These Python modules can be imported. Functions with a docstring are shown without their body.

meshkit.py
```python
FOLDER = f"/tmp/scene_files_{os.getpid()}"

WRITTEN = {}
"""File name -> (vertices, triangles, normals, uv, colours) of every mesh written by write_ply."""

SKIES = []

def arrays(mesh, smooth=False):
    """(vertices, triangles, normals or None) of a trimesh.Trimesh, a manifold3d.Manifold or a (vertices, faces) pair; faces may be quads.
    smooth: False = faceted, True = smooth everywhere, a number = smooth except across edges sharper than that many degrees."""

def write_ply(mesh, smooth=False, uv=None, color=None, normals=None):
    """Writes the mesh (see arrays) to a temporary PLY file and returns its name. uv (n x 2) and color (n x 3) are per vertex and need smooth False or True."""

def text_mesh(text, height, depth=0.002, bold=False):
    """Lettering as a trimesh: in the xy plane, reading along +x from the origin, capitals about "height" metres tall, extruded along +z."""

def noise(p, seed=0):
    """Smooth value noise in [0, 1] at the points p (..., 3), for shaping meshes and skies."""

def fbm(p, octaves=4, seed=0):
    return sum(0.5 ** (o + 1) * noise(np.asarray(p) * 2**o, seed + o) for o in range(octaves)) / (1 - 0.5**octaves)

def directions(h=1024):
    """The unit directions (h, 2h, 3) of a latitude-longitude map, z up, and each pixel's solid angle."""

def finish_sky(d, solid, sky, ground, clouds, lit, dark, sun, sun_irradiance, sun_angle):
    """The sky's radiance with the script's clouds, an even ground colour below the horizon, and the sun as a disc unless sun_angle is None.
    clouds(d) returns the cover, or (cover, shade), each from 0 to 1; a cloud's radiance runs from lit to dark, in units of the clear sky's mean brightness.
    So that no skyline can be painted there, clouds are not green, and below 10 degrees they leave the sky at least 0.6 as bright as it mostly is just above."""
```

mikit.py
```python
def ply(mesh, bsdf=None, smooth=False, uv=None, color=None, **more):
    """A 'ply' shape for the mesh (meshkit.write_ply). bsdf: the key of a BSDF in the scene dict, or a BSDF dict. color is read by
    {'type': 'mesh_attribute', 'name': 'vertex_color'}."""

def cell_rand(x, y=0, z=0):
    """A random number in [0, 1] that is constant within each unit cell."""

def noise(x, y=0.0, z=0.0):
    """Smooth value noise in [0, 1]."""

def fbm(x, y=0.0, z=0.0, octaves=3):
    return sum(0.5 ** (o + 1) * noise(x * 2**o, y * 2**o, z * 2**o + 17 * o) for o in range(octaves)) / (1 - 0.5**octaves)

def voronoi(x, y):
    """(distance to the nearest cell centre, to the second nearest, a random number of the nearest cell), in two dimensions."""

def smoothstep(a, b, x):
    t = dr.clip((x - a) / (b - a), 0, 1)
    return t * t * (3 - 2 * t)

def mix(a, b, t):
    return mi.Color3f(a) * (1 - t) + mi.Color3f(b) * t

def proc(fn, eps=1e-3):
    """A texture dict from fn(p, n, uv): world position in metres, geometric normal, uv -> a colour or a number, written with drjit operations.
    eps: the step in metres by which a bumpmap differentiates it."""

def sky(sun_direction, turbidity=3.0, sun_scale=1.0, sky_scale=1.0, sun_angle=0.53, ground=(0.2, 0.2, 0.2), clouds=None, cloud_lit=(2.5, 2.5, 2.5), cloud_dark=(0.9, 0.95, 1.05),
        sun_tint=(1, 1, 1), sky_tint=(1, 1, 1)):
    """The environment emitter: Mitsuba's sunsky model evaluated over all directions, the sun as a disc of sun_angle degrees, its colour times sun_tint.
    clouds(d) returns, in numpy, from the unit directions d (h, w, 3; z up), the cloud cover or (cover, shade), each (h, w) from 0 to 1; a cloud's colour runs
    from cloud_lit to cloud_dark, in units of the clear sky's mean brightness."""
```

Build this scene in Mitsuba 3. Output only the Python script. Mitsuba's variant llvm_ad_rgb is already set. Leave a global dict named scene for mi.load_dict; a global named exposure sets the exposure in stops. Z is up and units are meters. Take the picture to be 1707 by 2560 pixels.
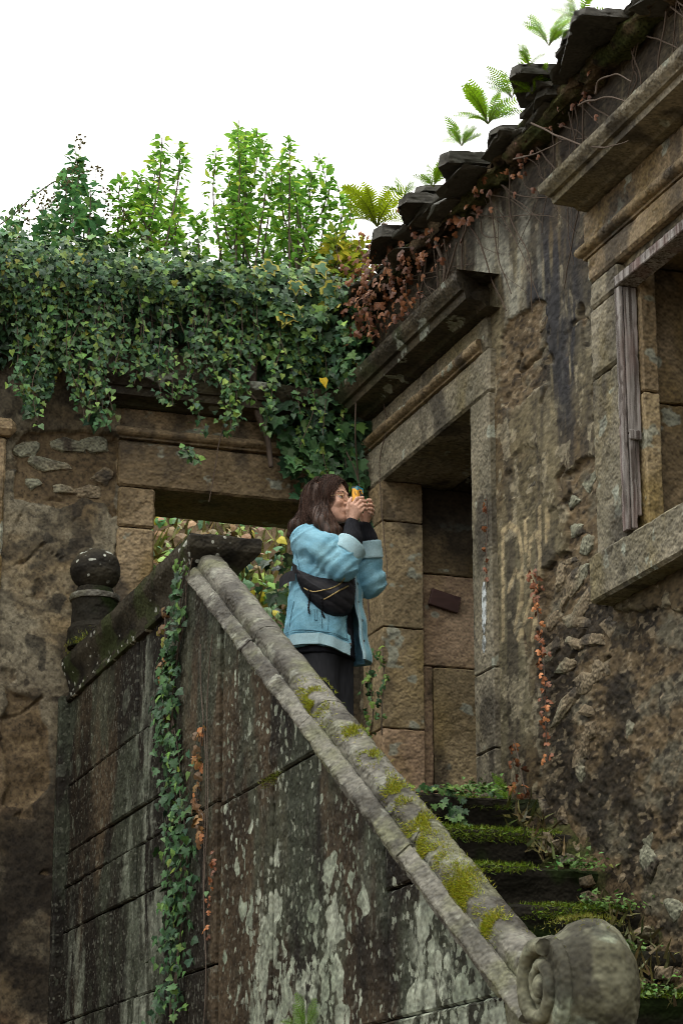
import math, numpy as np, trimesh, mitsuba as mi, drjit as dr
import mikit, meshkit
from mikit import proc, noise, fbm, smoothstep, mix
T = mi.ScalarTransform4f
rng = np.random.default_rng(7)

# ---------------------------------------------------------------- camera, sky, exposure
# origin = the lens; x runs along the back wall, y along the side wall (away from the lens), z up; ground 1.6 m below
scene, labels = {}, {}
YAW, PITCH = math.radians(18.84), math.radians(16.55)
scene['camera'] = {'type': 'perspective', 'fov': 2 * math.degrees(math.atan(853.5 / 6024.0)), 'fov_axis': 'x', 'near_clip': 0.1, 'far_clip': 500.0,
    'to_world': T().look_at(origin=[0, 0, 0], target=[math.sin(YAW) * math.cos(PITCH), math.cos(YAW) * math.cos(PITCH), math.sin(PITCH)], up=[0, 0, 1])}
scene['sky'] = mikit.sky([-0.25, -0.45, 0.85], turbidity=3, sun_scale=0.06, sun_angle=30, clouds=lambda d: (1.0, 1.0 - d[..., 2] + 0.16 * (meshkit.fbm(d * [3, 3, 7], 4, 2) - 0.5)), cloud_lit=(4.5, 4.45, 4.3), cloud_dark=(1.5, 1.5, 1.48), ground=(0.05, 0.05, 0.04))   # overcast: three times as bright overhead as at the horizon
exposure = 3.1

# ---------------------------------------------------------------- helpers
def num(key):
    if key not in scene and key not in labels: return key
    i = 1
    while f'{key}_{i:03d}' in scene or f'{key}_{i:03d}' in labels: i += 1
    return f'{key}_{i:03d}'

def tag(key, label=None, cat=None, group=None, kind=None):
    labels[key] = {k: v for k, v in (('label', label), ('category', cat), ('group', group), ('kind', kind)) if v}
    return key

def put(key, mesh, bsdf, smooth=30, label=None, cat=None, group=None, kind=None, color=None):
    key = num(key)
    scene[key] = mikit.ply(mesh, bsdf, smooth, color=color)
    if label or cat or kind or group: tag(key, label, cat, group, kind)
    return key

def thing(key, label, cat, group=None):
    return tag(num(key), label, cat, group)

def hull(pts): return trimesh.convex.convex_hull(np.asarray(pts, float))

def cbox(x0, x1, y0, y1, z0, z1, b=0.008):
    P = []
    for x, sx in ((x0, 1), (x1, -1)):
        for y, sy in ((y0, 1), (y1, -1)):
            for z, sz in ((z0, 1), (z1, -1)):
                P += [(x, y + sy * b, z + sz * b), (x + sx * b, y, z + sz * b), (x + sx * b, y + sy * b, z)]
    return hull(P)

def cprism(poly, x0, x1, b=0.01):
    """Convex polygon in (y, z), front at x0 (chamfered), back at x1."""
    from shapely.geometry import Polygon
    pg = Polygon(poly); inn = pg.buffer(-b, join_style=2)
    a = [(x0 + b, y, z) for y, z in pg.exterior.coords] + [(x1, y, z) for y, z in pg.exterior.coords] + [(x0, y, z) for y, z in inn.exterior.coords]
    return hull(a)

def erode(mesh, edge=0.03, amp=0.006, freq=9.0, seed=0, edge_amp=0.0):
    """Cut the faces to short edges and wear the surface down unevenly."""
    v, f = trimesh.remesh.subdivide_to_size(np.asarray(mesh.vertices), np.asarray(mesh.faces), edge, max_iter=12)
    m = trimesh.Trimesh(v, f, process=True); m.merge_vertices()
    n = m.vertex_normals
    v = m.vertices
    d = meshkit.fbm(v * freq, 3, seed) - 0.5
    d2 = meshkit.fbm(v * freq * 4.3, 2, seed + 9) - 0.5
    chip = np.clip(meshkit.noise(v * freq * 1.7, seed + 4) - 0.62, 0, 1) * edge_amp * 4
    m.vertices = v + n * (2 * amp * d + 0.7 * amp * d2 - chip)[:, None]
    return m

def tube(path, radius, sides=6, cap=True):
    p = np.asarray(path, float); r = np.broadcast_to(np.asarray(radius, float), len(p))
    t = np.gradient(p, axis=0); t /= np.linalg.norm(t, axis=1, keepdims=True) + 1e-12
    u = np.cross(t[0], [0.31, 0.2, 0.93]); u /= np.linalg.norm(u) + 1e-12
    V = []
    for i in range(len(p)):
        u = u - t[i] * (u @ t[i]); u /= np.linalg.norm(u) + 1e-12
        w = np.cross(t[i], u)
        a = np.arange(sides) * 2 * np.pi / sides
        V.append(p[i] + r[i] * (np.cos(a)[:, None] * u + np.sin(a)[:, None] * w))
    V = np.vstack(V); F = []
    for i in range(len(p) - 1):
        for k in range(sides):
            a, b = i * sides + k, i * sides + (k + 1) % sides
            F += [(a, b, b + sides), (a, b + sides, a + sides)]
    if cap:
        V = np.vstack([V, p[:1], p[-1:]]); n0, n1 = len(V) - 2, len(V) - 1; e = (len(p) - 1) * sides
        for k in range(sides): F += [(n0, (k + 1) % sides, k), (n1, e + k, e + (k + 1) % sides)]
    return trimesh.Trimesh(V, F, process=False)

def join(ms): return trimesh.util.concatenate(list(ms))

def spline(pts, n=24):
    """Catmull-Rom through the points."""
    p = np.asarray(pts, float); p = np.vstack([2 * p[0] - p[1], p, 2 * p[-1] - p[-2]])
    out = []
    for s in np.linspace(0, len(p) - 3 - 1e-9, n):
        i = int(s); t = s - i; a, b, c, d = p[i:i + 4]
        out.append(0.5 * (2 * b + (c - a) * t + (2 * a - 5 * b + 4 * c - d) * t * t + (3 * b - 3 * c + d - a) * t ** 3))
    return np.array(out)

def loft(rings):
    """Closed solid through rings of equal point count."""
    R = [np.asarray(r, float) for r in rings]; n = len(R[0]); V = np.vstack(R); F = []
    for i in range(len(R) - 1):
        for k in range(n):
            a, b = i * n + k, i * n + (k + 1) % n
            F += [(a, b, b + n), (a, b + n, a + n)]
    V = np.vstack([V, R[0].mean(0), R[-1].mean(0)]); c0, c1 = len(V) - 2, len(V) - 1; e = (len(R) - 1) * n
    for k in range(n): F += [(c0, (k + 1) % n, k), (c1, e + k, e + (k + 1) % n)]
    m = trimesh.Trimesh(V, F, process=False)
    if m.volume < 0: m.invert()
    return m

def poly_sd(P, poly):
    """Signed distance (inside negative) of the points P (n, 2) to a polygon."""
    poly = np.asarray(poly, float); a, b = poly, np.roll(poly, -1, 0)
    d = np.full(len(P), 1e9); inside = np.zeros(len(P), bool)
    for p, q in zip(a, b):
        e = q - p; w = P - p
        t = np.clip((w @ e) / (e @ e), 0, 1)
        d = np.minimum(d, np.linalg.norm(w - t[:, None] * e, axis=1))
        c = ((p[1] > P[:, 1]) != (q[1] > P[:, 1]))
        xi = (q[0] - p[0]) * (P[:, 1] - p[1]) / (q[1] - p[1] + 1e-15) + p[0]
        inside ^= c & (P[:, 0] < xi)
    return np.where(inside, -d, d)

def line_sd(P, line):
    d = np.full(len(P), 1e9); line = np.asarray(line, float)
    for p, q in zip(line[:-1], line[1:]):
        e = q - p; w = P - p; t = np.clip((w @ e) / (e @ e), 0, 1)
        d = np.minimum(d, np.linalg.norm(w - t[:, None] * e, axis=1))
    return d

def sstep(a, b, x):
    t = np.clip((x - a) / (b - a), 0, 1); return t * t * (3 - 2 * t)

def height_wall(us, vs, height, holes, to3d):
    """Wall face as a height field over the grid us x vs, with rectangular holes (u0, u1, v0, v1) left open."""
    U, V = np.meshgrid(us, vs, indexing='ij')
    P = to3d(U.ravel(), V.ravel(), height(U.ravel(), V.ravel()))
    n, m = len(us), len(vs); idx = np.arange(n * m).reshape(n, m)
    uc, vc = (us[:-1] + us[1:]) / 2, (vs[:-1] + vs[1:]) / 2
    keep = np.ones((n - 1, m - 1), bool)
    for a, b, c, d in holes: keep &= ~(((uc > a) & (uc < b))[:, None] & ((vc > c) & (vc < d))[None])
    a, b, c, d = idx[:-1, :-1][keep], idx[1:, :-1][keep], idx[1:, 1:][keep], idx[:-1, 1:][keep]
    F = np.vstack([np.stack([a, b, c], 1), np.stack([a, c, d], 1)])
    used = np.zeros(n * m, bool); used[F.ravel()] = True
    mapx = np.cumsum(used) - 1
    return trimesh.Trimesh(P[used], mapx[F], process=False)

def frames(normal, along):
    """Rotation matrices (n, 3, 3) with columns x, y = along, z = normal."""
    z = normal / (np.linalg.norm(normal, axis=1, keepdims=True) + 1e-12)
    y = along - z * (along * z).sum(1, keepdims=True); y /= np.linalg.norm(y, axis=1, keepdims=True) + 1e-12
    return np.stack([np.cross(y, z), y, z], 2)

def scatter(tmpl, pos, R, size, col):
    """All copies of a small leaf template as one mesh with a colour per vertex."""
    v, f = tmpl; n = len(pos)
    size = np.broadcast_to(np.asarray(size, float), n)
    P = np.einsum('nij,kj->nki', R, v) * size[:, None, None] + np.asarray(pos)[:, None]
    F = f[None] + (np.arange(n) * len(v))[:, None, None]
    return (P.reshape(-1, 3), F.reshape(-1, 3)), np.repeat(np.asarray(col), len(v), 0)

def put_leaves(key, pieces, kind='stuff', label=None, bsdf='leaf'):
    """pieces: list of (mesh, colours) -> one part."""
    V, F, C, at = [], [], [], 0
    for (v, f), c in pieces: V.append(v); F.append(f + at); C.append(c); at += len(v)
    return put(key, (np.vstack(V), np.vstack(F)), bsdf, False, kind=kind, label=label, color=np.vstack(C))

# ---- leaf templates: base at the origin, tip along +y, face along +z, length 1
def fan(outline, fold=0.12, droop=0.15, centre=(0, 0.35)):
    o = np.array(outline, float); v = np.vstack([[centre], o])
    z = fold * np.abs(v[:, 0]) - droop * v[:, 1] ** 2
    k = len(o)
    return np.column_stack([v, z]), np.array([(0, 1 + i, 1 + (i + 1) % k) for i in range(k)])
IVY = fan([(0, 0), (0.30, -0.12), (0.55, 0.12), (0.34, 0.30), (0.52, 0.58), (0.22, 0.60), (0, 1.0), (-0.22, 0.60), (-0.52, 0.58), (-0.34, 0.30), (-0.55, 0.12), (-0.30, -0.12)])
IVY2 = fan([(0, 0), (0.34, -0.05), (0.42, 0.28), (0.2, 0.62), (0, 1.0), (-0.2, 0.62), (-0.42, 0.28), (-0.34, -0.05)])
IVY3 = fan([(0, 0), (0.26, -0.10), (0.46, 0.20), (0.26, 0.44), (0.30, 0.62), (0.12, 0.74), (0.03, 1.0), (-0.14, 0.72), (-0.38, 0.60), (-0.24, 0.40), (-0.50, 0.10), (-0.24, -0.14)], fold=0.35, droop=0.35)
IVY4 = fan([(0, 0), (0.38, -0.02), (0.50, 0.26), (0.30, 0.52), (0.04, 0.92), (-0.26, 0.56), (-0.46, 0.30), (-0.40, 0.0)], fold=-0.22, droop=0.4)
def scatter_mix(tmpls, pos, R, size, col, seed=0):
    k = np.random.default_rng(seed).integers(0, len(tmpls), len(pos)); size = np.broadcast_to(size, len(pos))
    return [scatter(t, pos[k == i], R[k == i], size[k == i], col[k == i]) for i, t in enumerate(tmpls) if (k == i).any()]
OVAL = fan([(0, 0), (0.20, 0.22), (0.25, 0.5), (0.15, 0.8), (0, 1.0), (-0.15, 0.8), (-0.25, 0.5), (-0.20, 0.22)], fold=0.3, droop=0.25, centre=(0, 0.5))
DRY = fan([(0, 0), (0.28, 0.0), (0.45, 0.25), (0.2, 0.45), (0.3, 0.7), (0, 0.95), (-0.3, 0.72), (-0.15, 0.5), (-0.5, 0.3), (-0.3, 0.02)], fold=-0.5, droop=0.45)
BLADE = (np.array([(-0.08, 0, 0), (0.08, 0, 0), (0.05, 0.55, 0.12), (-0.05, 0.55, 0.12), (0, 1, 0.38)]), np.array([(0, 1, 2), (0, 2, 3), (3, 2, 4)]))

def rand_dirs(n, base, spread):
    d = np.asarray(base, float) + rng.normal(0, spread, (n, 3)); return d / np.linalg.norm(d, axis=1, keepdims=True)

def vary(n, base, dv=0.25, dh=0.12):
    c = np.asarray(base, float) * (1 + rng.normal(0, dv, (n, 1)).clip(-0.6, 1.2)) * (1 + rng.normal(0, dh, (n, 3)).clip(-0.4, 0.4))
    return c.clip(0.004, 0.85)
GREENS = np.array([(0.032, 0.080, 0.032), (0.045, 0.105, 0.040), (0.026, 0.062, 0.034), (0.075, 0.150, 0.040), (0.14, 0.225, 0.045)])
def ivy_colours(n, w=(0.34, 0.3, 0.2, 0.11, 0.05)):
    c = GREENS[rng.choice(5, n, p=w)]
    return (c * (1 + rng.normal(0, 0.22, (n, 1)).clip(-0.5, 0.8)) * (1 + rng.normal(0, 0.08, (n, 3)))).clip(0.004, 0.8)
DRYS = np.array([(0.16, 0.06, 0.03), (0.22, 0.085, 0.035), (0.11, 0.05, 0.03), (0.28, 0.12, 0.05)])
def dry_colours(n): return (DRYS[rng.integers(0, 4, n)] * (1 + rng.normal(0, 0.2, (n, 1)).clip(-0.5, 0.6))).clip(0.01, 0.8)

# ---------------------------------------------------------------- materials
def two(b): return {'type': 'twosided', 'bsdf': b}
def prin(color, rough=0.8, spec=0.3, **k):
    c = proc(color) if callable(color) else {'type': 'rgb', 'value': list(color)}
    r = proc(rough) if callable(rough) else rough
    return {'type': 'principled', 'base_color': c, 'roughness': r, 'specular': spec, **k}
def bumped(b, fn, scale=1.0, eps=2e-3): return two({'type': 'bumpmap', 'arbitrary': proc(fn, eps), 'scale': scale, 'bsdf': b})

def grain(p): return noise(p.x * 110, p.y * 110, p.z * 110)
def grain_bump(p, n, uv): return 0.004 * noise(p.x * 95, p.y * 95, p.z * 95) + 0.007 * noise(p.x * 32, p.y * 32, p.z * 32)

def plaster_side(p, n, uv):
    y, z, d = p.y, p.z, p.x - 4.2
    big = fbm(y * 0.9, z * 1.3, 3.3, 4); mid = fbm(y * 3.2, z * 4.2, 7.7, 5)
    grit = noise(y * 26, z * 62, 1.0) * 0.55 + noise(y * 60, z * 140, 5.0) * 0.45
    streak = fbm(y * 7.0, z * 0.8, 11.0, 5); thin = fbm(y * 20, z * 3.0, 31.0, 4)
    c = mix((0.108, 0.087, 0.046), (0.205, 0.168, 0.094), smoothstep(0.28, 0.72, mid))
    c = mix(c, (0.140, 0.127, 0.082), smoothstep(0.35, 0.7, big) * 0.8)
    c = mix(c, (0.080, 0.053, 0.026), smoothstep(0.46, 0.68, fbm(y * 2.4, z * 1.6, 44.0, 4)) * 0.7)
    c = mix(c, (0.045, 0.038, 0.028), smoothstep(0.48, 0.66, streak) * 0.75)
    c = mix(c, (0.30, 0.265, 0.18), smoothstep(0.60, 0.68, fbm(y * 12, z * 13, 21.0, 4)) * 0.6)
    # blue-black mould run below the end of the window cornice and a pale lime run beside it
    w = (fbm(y * 4, z * 3.0, 2.0, 4) - 0.5) * 0.8
    m = smoothstep(0.40, 0.16, dr.sqrt(dr.square((y - 9.30 + w * 0.6) / 1.0) + dr.square((z - 4.02 + w) / 1.8)))
    c = mix(c, (0.024, 0.024, 0.028), m * smoothstep(0.32, 0.56, thin + 0.06) * 0.95)
    lime = smoothstep(0.75, 0.3, dr.abs(y - 10.0 + w)) * smoothstep(3.55, 4.1, z + w)
    c = mix(c, (0.30, 0.30, 0.245), smoothstep(0.44, 0.66, fbm(y * 9, z * 2.2, 71.0, 4)) * lime * 0.85)
    # bare rubble and earth mortar where the render has come off
    r = mix((0.068, 0.048, 0.026), (0.190, 0.140, 0.078), fbm(y * 9, z * 15, 5.0, 5))
    r = mix(r, (0.135, 0.13, 0.095), smoothstep(0.5, 0.7, fbm(y * 5, z * 8, 15.0, 4)) * 0.7)
    r = mix(r, (0.020, 0.016, 0.011), smoothstep(0.48, 0.62, fbm(y * 3.4, z * 4.5, 95.0, 5) - 0.10 * smoothstep(2.1, 2.7, z)) * 0.85)
    r = mix(r, (0.018, 0.014, 0.010), smoothstep(0.56, 0.70, fbm(y * 16, z * 34, 45.0, 3)) * 0.7); r = mix(r, (0.26, 0.21, 0.135), smoothstep(0.62, 0.74, fbm(y * 18, z * 36, 75.0, 3)) * 0.6)
    c = mix(c, r, smoothstep(0.008, 0.015, d))
    # brown-black in ragged fields, deepening towards the top of the wall
    c = mix(c, (0.030, 0.022, 0.015), smoothstep(4.15, 4.75, z + 1.5 * (fbm(y * 2.0, z * 1.4, 61.0, 4) - 0.5)) * smoothstep(0.30, 0.55, thin + 0.12) * 0.85)
    # sprayed tan loops
    g = mi.Float(9.0)
    for (y0, z0, y1, z1) in GRAFFITI:
        ey, ez = y1 - y0, z1 - z0
        t = dr.clip(((y - y0) * ey + (z - z0) * ez) / (ey * ey + ez * ez), 0, 1)
        g = dr.minimum(g, dr.sqrt(dr.square((y - y0 - t * ey) * 0.8) + dr.square(z - z0 - t * ez)))
    c = mix(c, (0.37, 0.30, 0.175), smoothstep(0.023, 0.008, g) * (0.65 + 0.35 * smoothstep(0.3, 0.6, mid)) * smoothstep(0.018, 0.010, d) * 0.9)
    return c * (0.18 + 1.26 * grit)

def plaster_back(p, n, uv):
    x, z, d = p.x, p.z, p.y - 12.0
    big = fbm(x * 1.6, z * 1.6, 8.3, 4); mid = fbm(x * 5, z * 5, 2.7, 5)
    grit = noise(x * 55, z * 55, 1.0) * 0.55 + noise(x * 130, z * 130, 5.0) * 0.45
    c = mix((0.135, 0.098, 0.050), (0.255, 0.200, 0.115), smoothstep(0.28, 0.72, mid))
    c = mix(c, (0.20, 0.185, 0.135), smoothstep(0.38, 0.66, fbm(x * 3, z * 3, 12.0, 5)) * 0.8)
    c = mix(c, (0.045, 0.038, 0.026), smoothstep(0.54, 0.68, fbm(x * 7, z * 8, 17.0, 5)) * 0.7)
    c = mix(c, (0.024, 0.023, 0.019), smoothstep(0.78, 0.85, noise(x * 13, z * 13, 91.0)) * 0.7)
    c = mix(c, (0.040, 0.032, 0.022), smoothstep(0.46, 0.64, fbm(x * 6, z * 1.2, 27.0, 5)) * 0.6)
    low = smoothstep(2.7, 1.6, z + 1.2 * (big - 0.5))
    c = mix(c, (0.075, 0.036, 0.014), smoothstep(0.34, 0.60, fbm(x * 3, z * 2.2, 37.0, 5)) * low * 0.8)
    c = mix(c, (0.014, 0.011, 0.008), smoothstep(0.38, 0.54, fbm(x * 4, z * 3.6, 57.0, 5)) * low * 0.9)  # near-black low down, partly lens falloff painted into the plaster
    c = mix(c, mix((0.06, 0.042, 0.023), (0.175, 0.13, 0.073), fbm(x * 9, z * 11, 5.0, 5)), smoothstep(0.010, 0.020, d))
    return c * (0.18 + 1.10 * grit)

def granite(lo, hi, stain, seed):
    def fn(p, n, uv):
        b = fbm(p.x * 3 + seed, p.y * 3, p.z * 2.6, 5)
        g = grain(p) * 0.5 + noise(p.x * 60, p.y * 60 + seed, p.z * 60) * 0.5
        c = mix(lo, hi, smoothstep(0.28, 0.72, b)) * mi.Color3f(0.88, 0.83, 0.72)
        c = mix(c, mi.Color3f(stain) * mi.Color3f(0.76, 0.72, 0.6), smoothstep(0.46, 0.70, fbm(p.x * 4 + seed, p.y * 4, p.z * 1.8 + seed, 4)) * 0.75)
        c = mix(c, (0.30, 0.33, 0.27), smoothstep(0.66, 0.72, fbm(p.x * 9 + seed, p.y * 9, p.z * 8, 4)) * 0.7)
        c = mix(c, (0.035, 0.03, 0.024), smoothstep(0.54, 0.72, fbm(p.x * 6, p.y * 6 + seed, p.z * 2.2, 5)) * 0.75)
        return c * (0.24 + 1.3 * g)
    return fn

def spots(y, z, fy, fz, dens, off):
    """Discrete oblong lichen thalli: one per cell, present with probability dens."""
    wy, wz = noise(y * fy * 2.3, z * fz * 2.3, off) - 0.5, noise(y * fy * 2.3, z * fz * 2.3, off + 9) - 0.5
    a, b, r = mikit.voronoi(y * fy + off + 0.45 * wy, z * fz + 0.45 * wz)
    rad = (0.16 + 0.38 * r) * smoothstep(1.0 - dens - 0.05, 1.0 - dens + 0.05, r)
    return smoothstep(rad, rad - 0.06, a) * smoothstep(0.02, 0.1, rad)

def parapet_stone(p, n, uv):
    y, z = p.y + 1.3 * (p.x - 2.6), p.z
    g = grain(p) * 0.5 + noise(y * 45, z * 45, 3.0) * 0.5
    big = fbm(y * 1.1, z * 1.0, 4.0, 4)
    c = mix((0.020, 0.015, 0.009), (0.072, 0.054, 0.033), smoothstep(0.30, 0.70, fbm(y * 3.4, z * 2.0, 1.0, 5)))
    c = mix(c, (0.060, 0.042, 0.024), smoothstep(0.50, 0.70, fbm(y * 1.8, z * 1.4, 9.0, 4)) * 0.35)
    c = mix(c, (0.010, 0.009, 0.007), smoothstep(0.40, 0.56, fbm(y * 3, z * 0.9, 14.0, 5)) * 0.9)
    c = mix(c, (0.052, 0.062, 0.042), smoothstep(0.48, 0.66, fbm(y * 4, z * 1.6, 24.0, 5)) * 0.7)
    front = smoothstep(9.12, 9.0, y)
    # crustose lichen: pale thalli, dense low on the stair side
    area = front * smoothstep(0.05, 0.6, 1.46 - z + 1.4 * (big - 0.5)) * smoothstep(0.38, 0.56, fbm(y * 1.9, z * 1.5, 33.0, 4))
    l = dr.maximum(spots(y, z, 7.0, 6.5, 0.02 + 0.55 * area, 3.0), spots(y, z, 17.0, 15.0, 0.03 + 0.47 * area + 0.03 * front, 17.0))
    l = dr.maximum(l, spots(y, z, 40.0, 34.0, 0.06 + 0.34 * area + 0.05 * front, 27.0) * 0.8)
    sheet = area * smoothstep(0.56, 0.64, fbm(y * 4.5, z * 4.0, 41.0, 5) + 0.05 * area)
    l = dr.maximum(l, sheet * smoothstep(0.36, 0.56, fbm(y * 22, z * 16, 61.0, 3)) * 0.9) * (0.18 + 0.82 * front)
    # green-grey water stains on the landing panel
    run = smoothstep(9.86, 9.9, y) * smoothstep(0.54, 0.66, fbm(y * 2.4, z * 0.9, 53.0, 4)) * smoothstep(0.34, 0.60, fbm(y * 14, z * 4.0, 2.0, 5))
    pale = mix((0.17, 0.215, 0.15), (0.40, 0.43, 0.35), fbm(y * 4, z * 4, 8.0, 3))
    c = mix(c, pale * (0.65 + 0.7 * noise(y * 34, z * 30, 4.0)), dr.clip(dr.maximum(l, run * 0.55), 0, 1) * 0.92)
    c = mix(c, (0.22, 0.23, 0.185), smoothstep(0.78, 0.86, noise(y * 75, z * 60, 3.0)) * 0.35)
    return c * (0.20 + 1.00 * g)

def rail_stone(p, n, uv):
    g = grain(p) * 0.55 + noise(p.x * 45, p.y * 45, p.z * 45) * 0.45
    c = mix((0.066, 0.063, 0.048), (0.152, 0.147, 0.120), smoothstep(0.30, 0.68, fbm(p.x * 8, p.y * 5, p.z * 5, 5)))
    c = mix(c, (0.115, 0.120, 0.060), smoothstep(0.46, 0.66, fbm(p.x * 6, p.y * 5, p.z * 5 + 9, 5)) * 0.75)
    c = mix(c, (0.035, 0.031, 0.023), smoothstep(0.50, 0.66, fbm(p.x * 10, p.y * 7, p.z * 7 + 19, 5)) * 0.85)
    c = mix(c, (0.25, 0.26, 0.21), smoothstep(0.60, 0.72, fbm(p.x * 18, p.y * 18, p.z * 18 + 29, 4)) * 0.5)
    return c * (0.25 + 1.15 * g)

def coping_stone(p, n, uv):
    g = grain(p)
    c = mix((0.010, 0.009, 0.007), (0.036, 0.032, 0.022), smoothstep(0.35, 0.65, fbm(p.x * 6, p.y * 4, p.z * 6, 3)))
    c = mix(c, (0.030, 0.042, 0.012), smoothstep(0.55, 0.68, fbm(p.x * 5, p.y * 5, p.z * 5 + 9, 3)) * 0.6)
    c = mix(c, (0.36, 0.38, 0.33), smoothstep(0.76, 0.82, noise(p.x * 38, p.y * 38, p.z * 38)) * smoothstep(0.45, 0.6, noise(p.x * 5, p.y * 5, p.z * 5)) * 0.8)
    return c * (0.6 + 0.8 * g)

def scroll_stone(p, n, uv):
    g = grain(p) * 0.5 + noise(p.x * 60, p.y * 60, p.z * 60) * 0.5
    c = mix((0.060, 0.058, 0.036), (0.160, 0.162, 0.112), smoothstep(0.30, 0.68, fbm(p.x * 6, p.y * 6, p.z * 6, 5)))
    c = mix(c, (0.24, 0.28, 0.21), smoothstep(0.54, 0.66, fbm(p.x * 9, p.y * 9, p.z * 9 + 9, 5)) * 0.7)
    c = mix(c, (0.025, 0.023, 0.017), smoothstep(0.48, 0.62, fbm(p.x * 9, p.y * 9, p.z * 6 + 19, 5)) * 0.85)
    return c * (0.38 + 1.25 * g)

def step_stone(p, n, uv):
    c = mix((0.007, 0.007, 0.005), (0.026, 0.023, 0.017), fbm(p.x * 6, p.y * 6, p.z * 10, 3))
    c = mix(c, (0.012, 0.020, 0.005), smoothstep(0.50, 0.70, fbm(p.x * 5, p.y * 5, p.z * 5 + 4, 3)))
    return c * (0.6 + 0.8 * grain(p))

def moss(p, n, uv):
    c = mix((0.045, 0.062, 0.010), (0.125, 0.15, 0.020), fbm(p.x * 14, p.y * 14, p.z * 14, 3))
    return c * (0.5 + 1.0 * noise(p.x * 150, p.y * 150, p.z * 150))

def old_wood(p, n, uv):
    s = fbm(p.x * 90, p.y * 90, p.z * 3.5, 4); b = fbm(p.x * 10, p.y * 10, p.z * 2, 3)
    c = mix((0.075, 0.062, 0.055), (0.30, 0.285, 0.27), smoothstep(0.3, 0.7, s))
    return mix(c, (0.145, 0.085, 0.075), smoothstep(0.45, 0.65, b) * 0.6)

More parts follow.
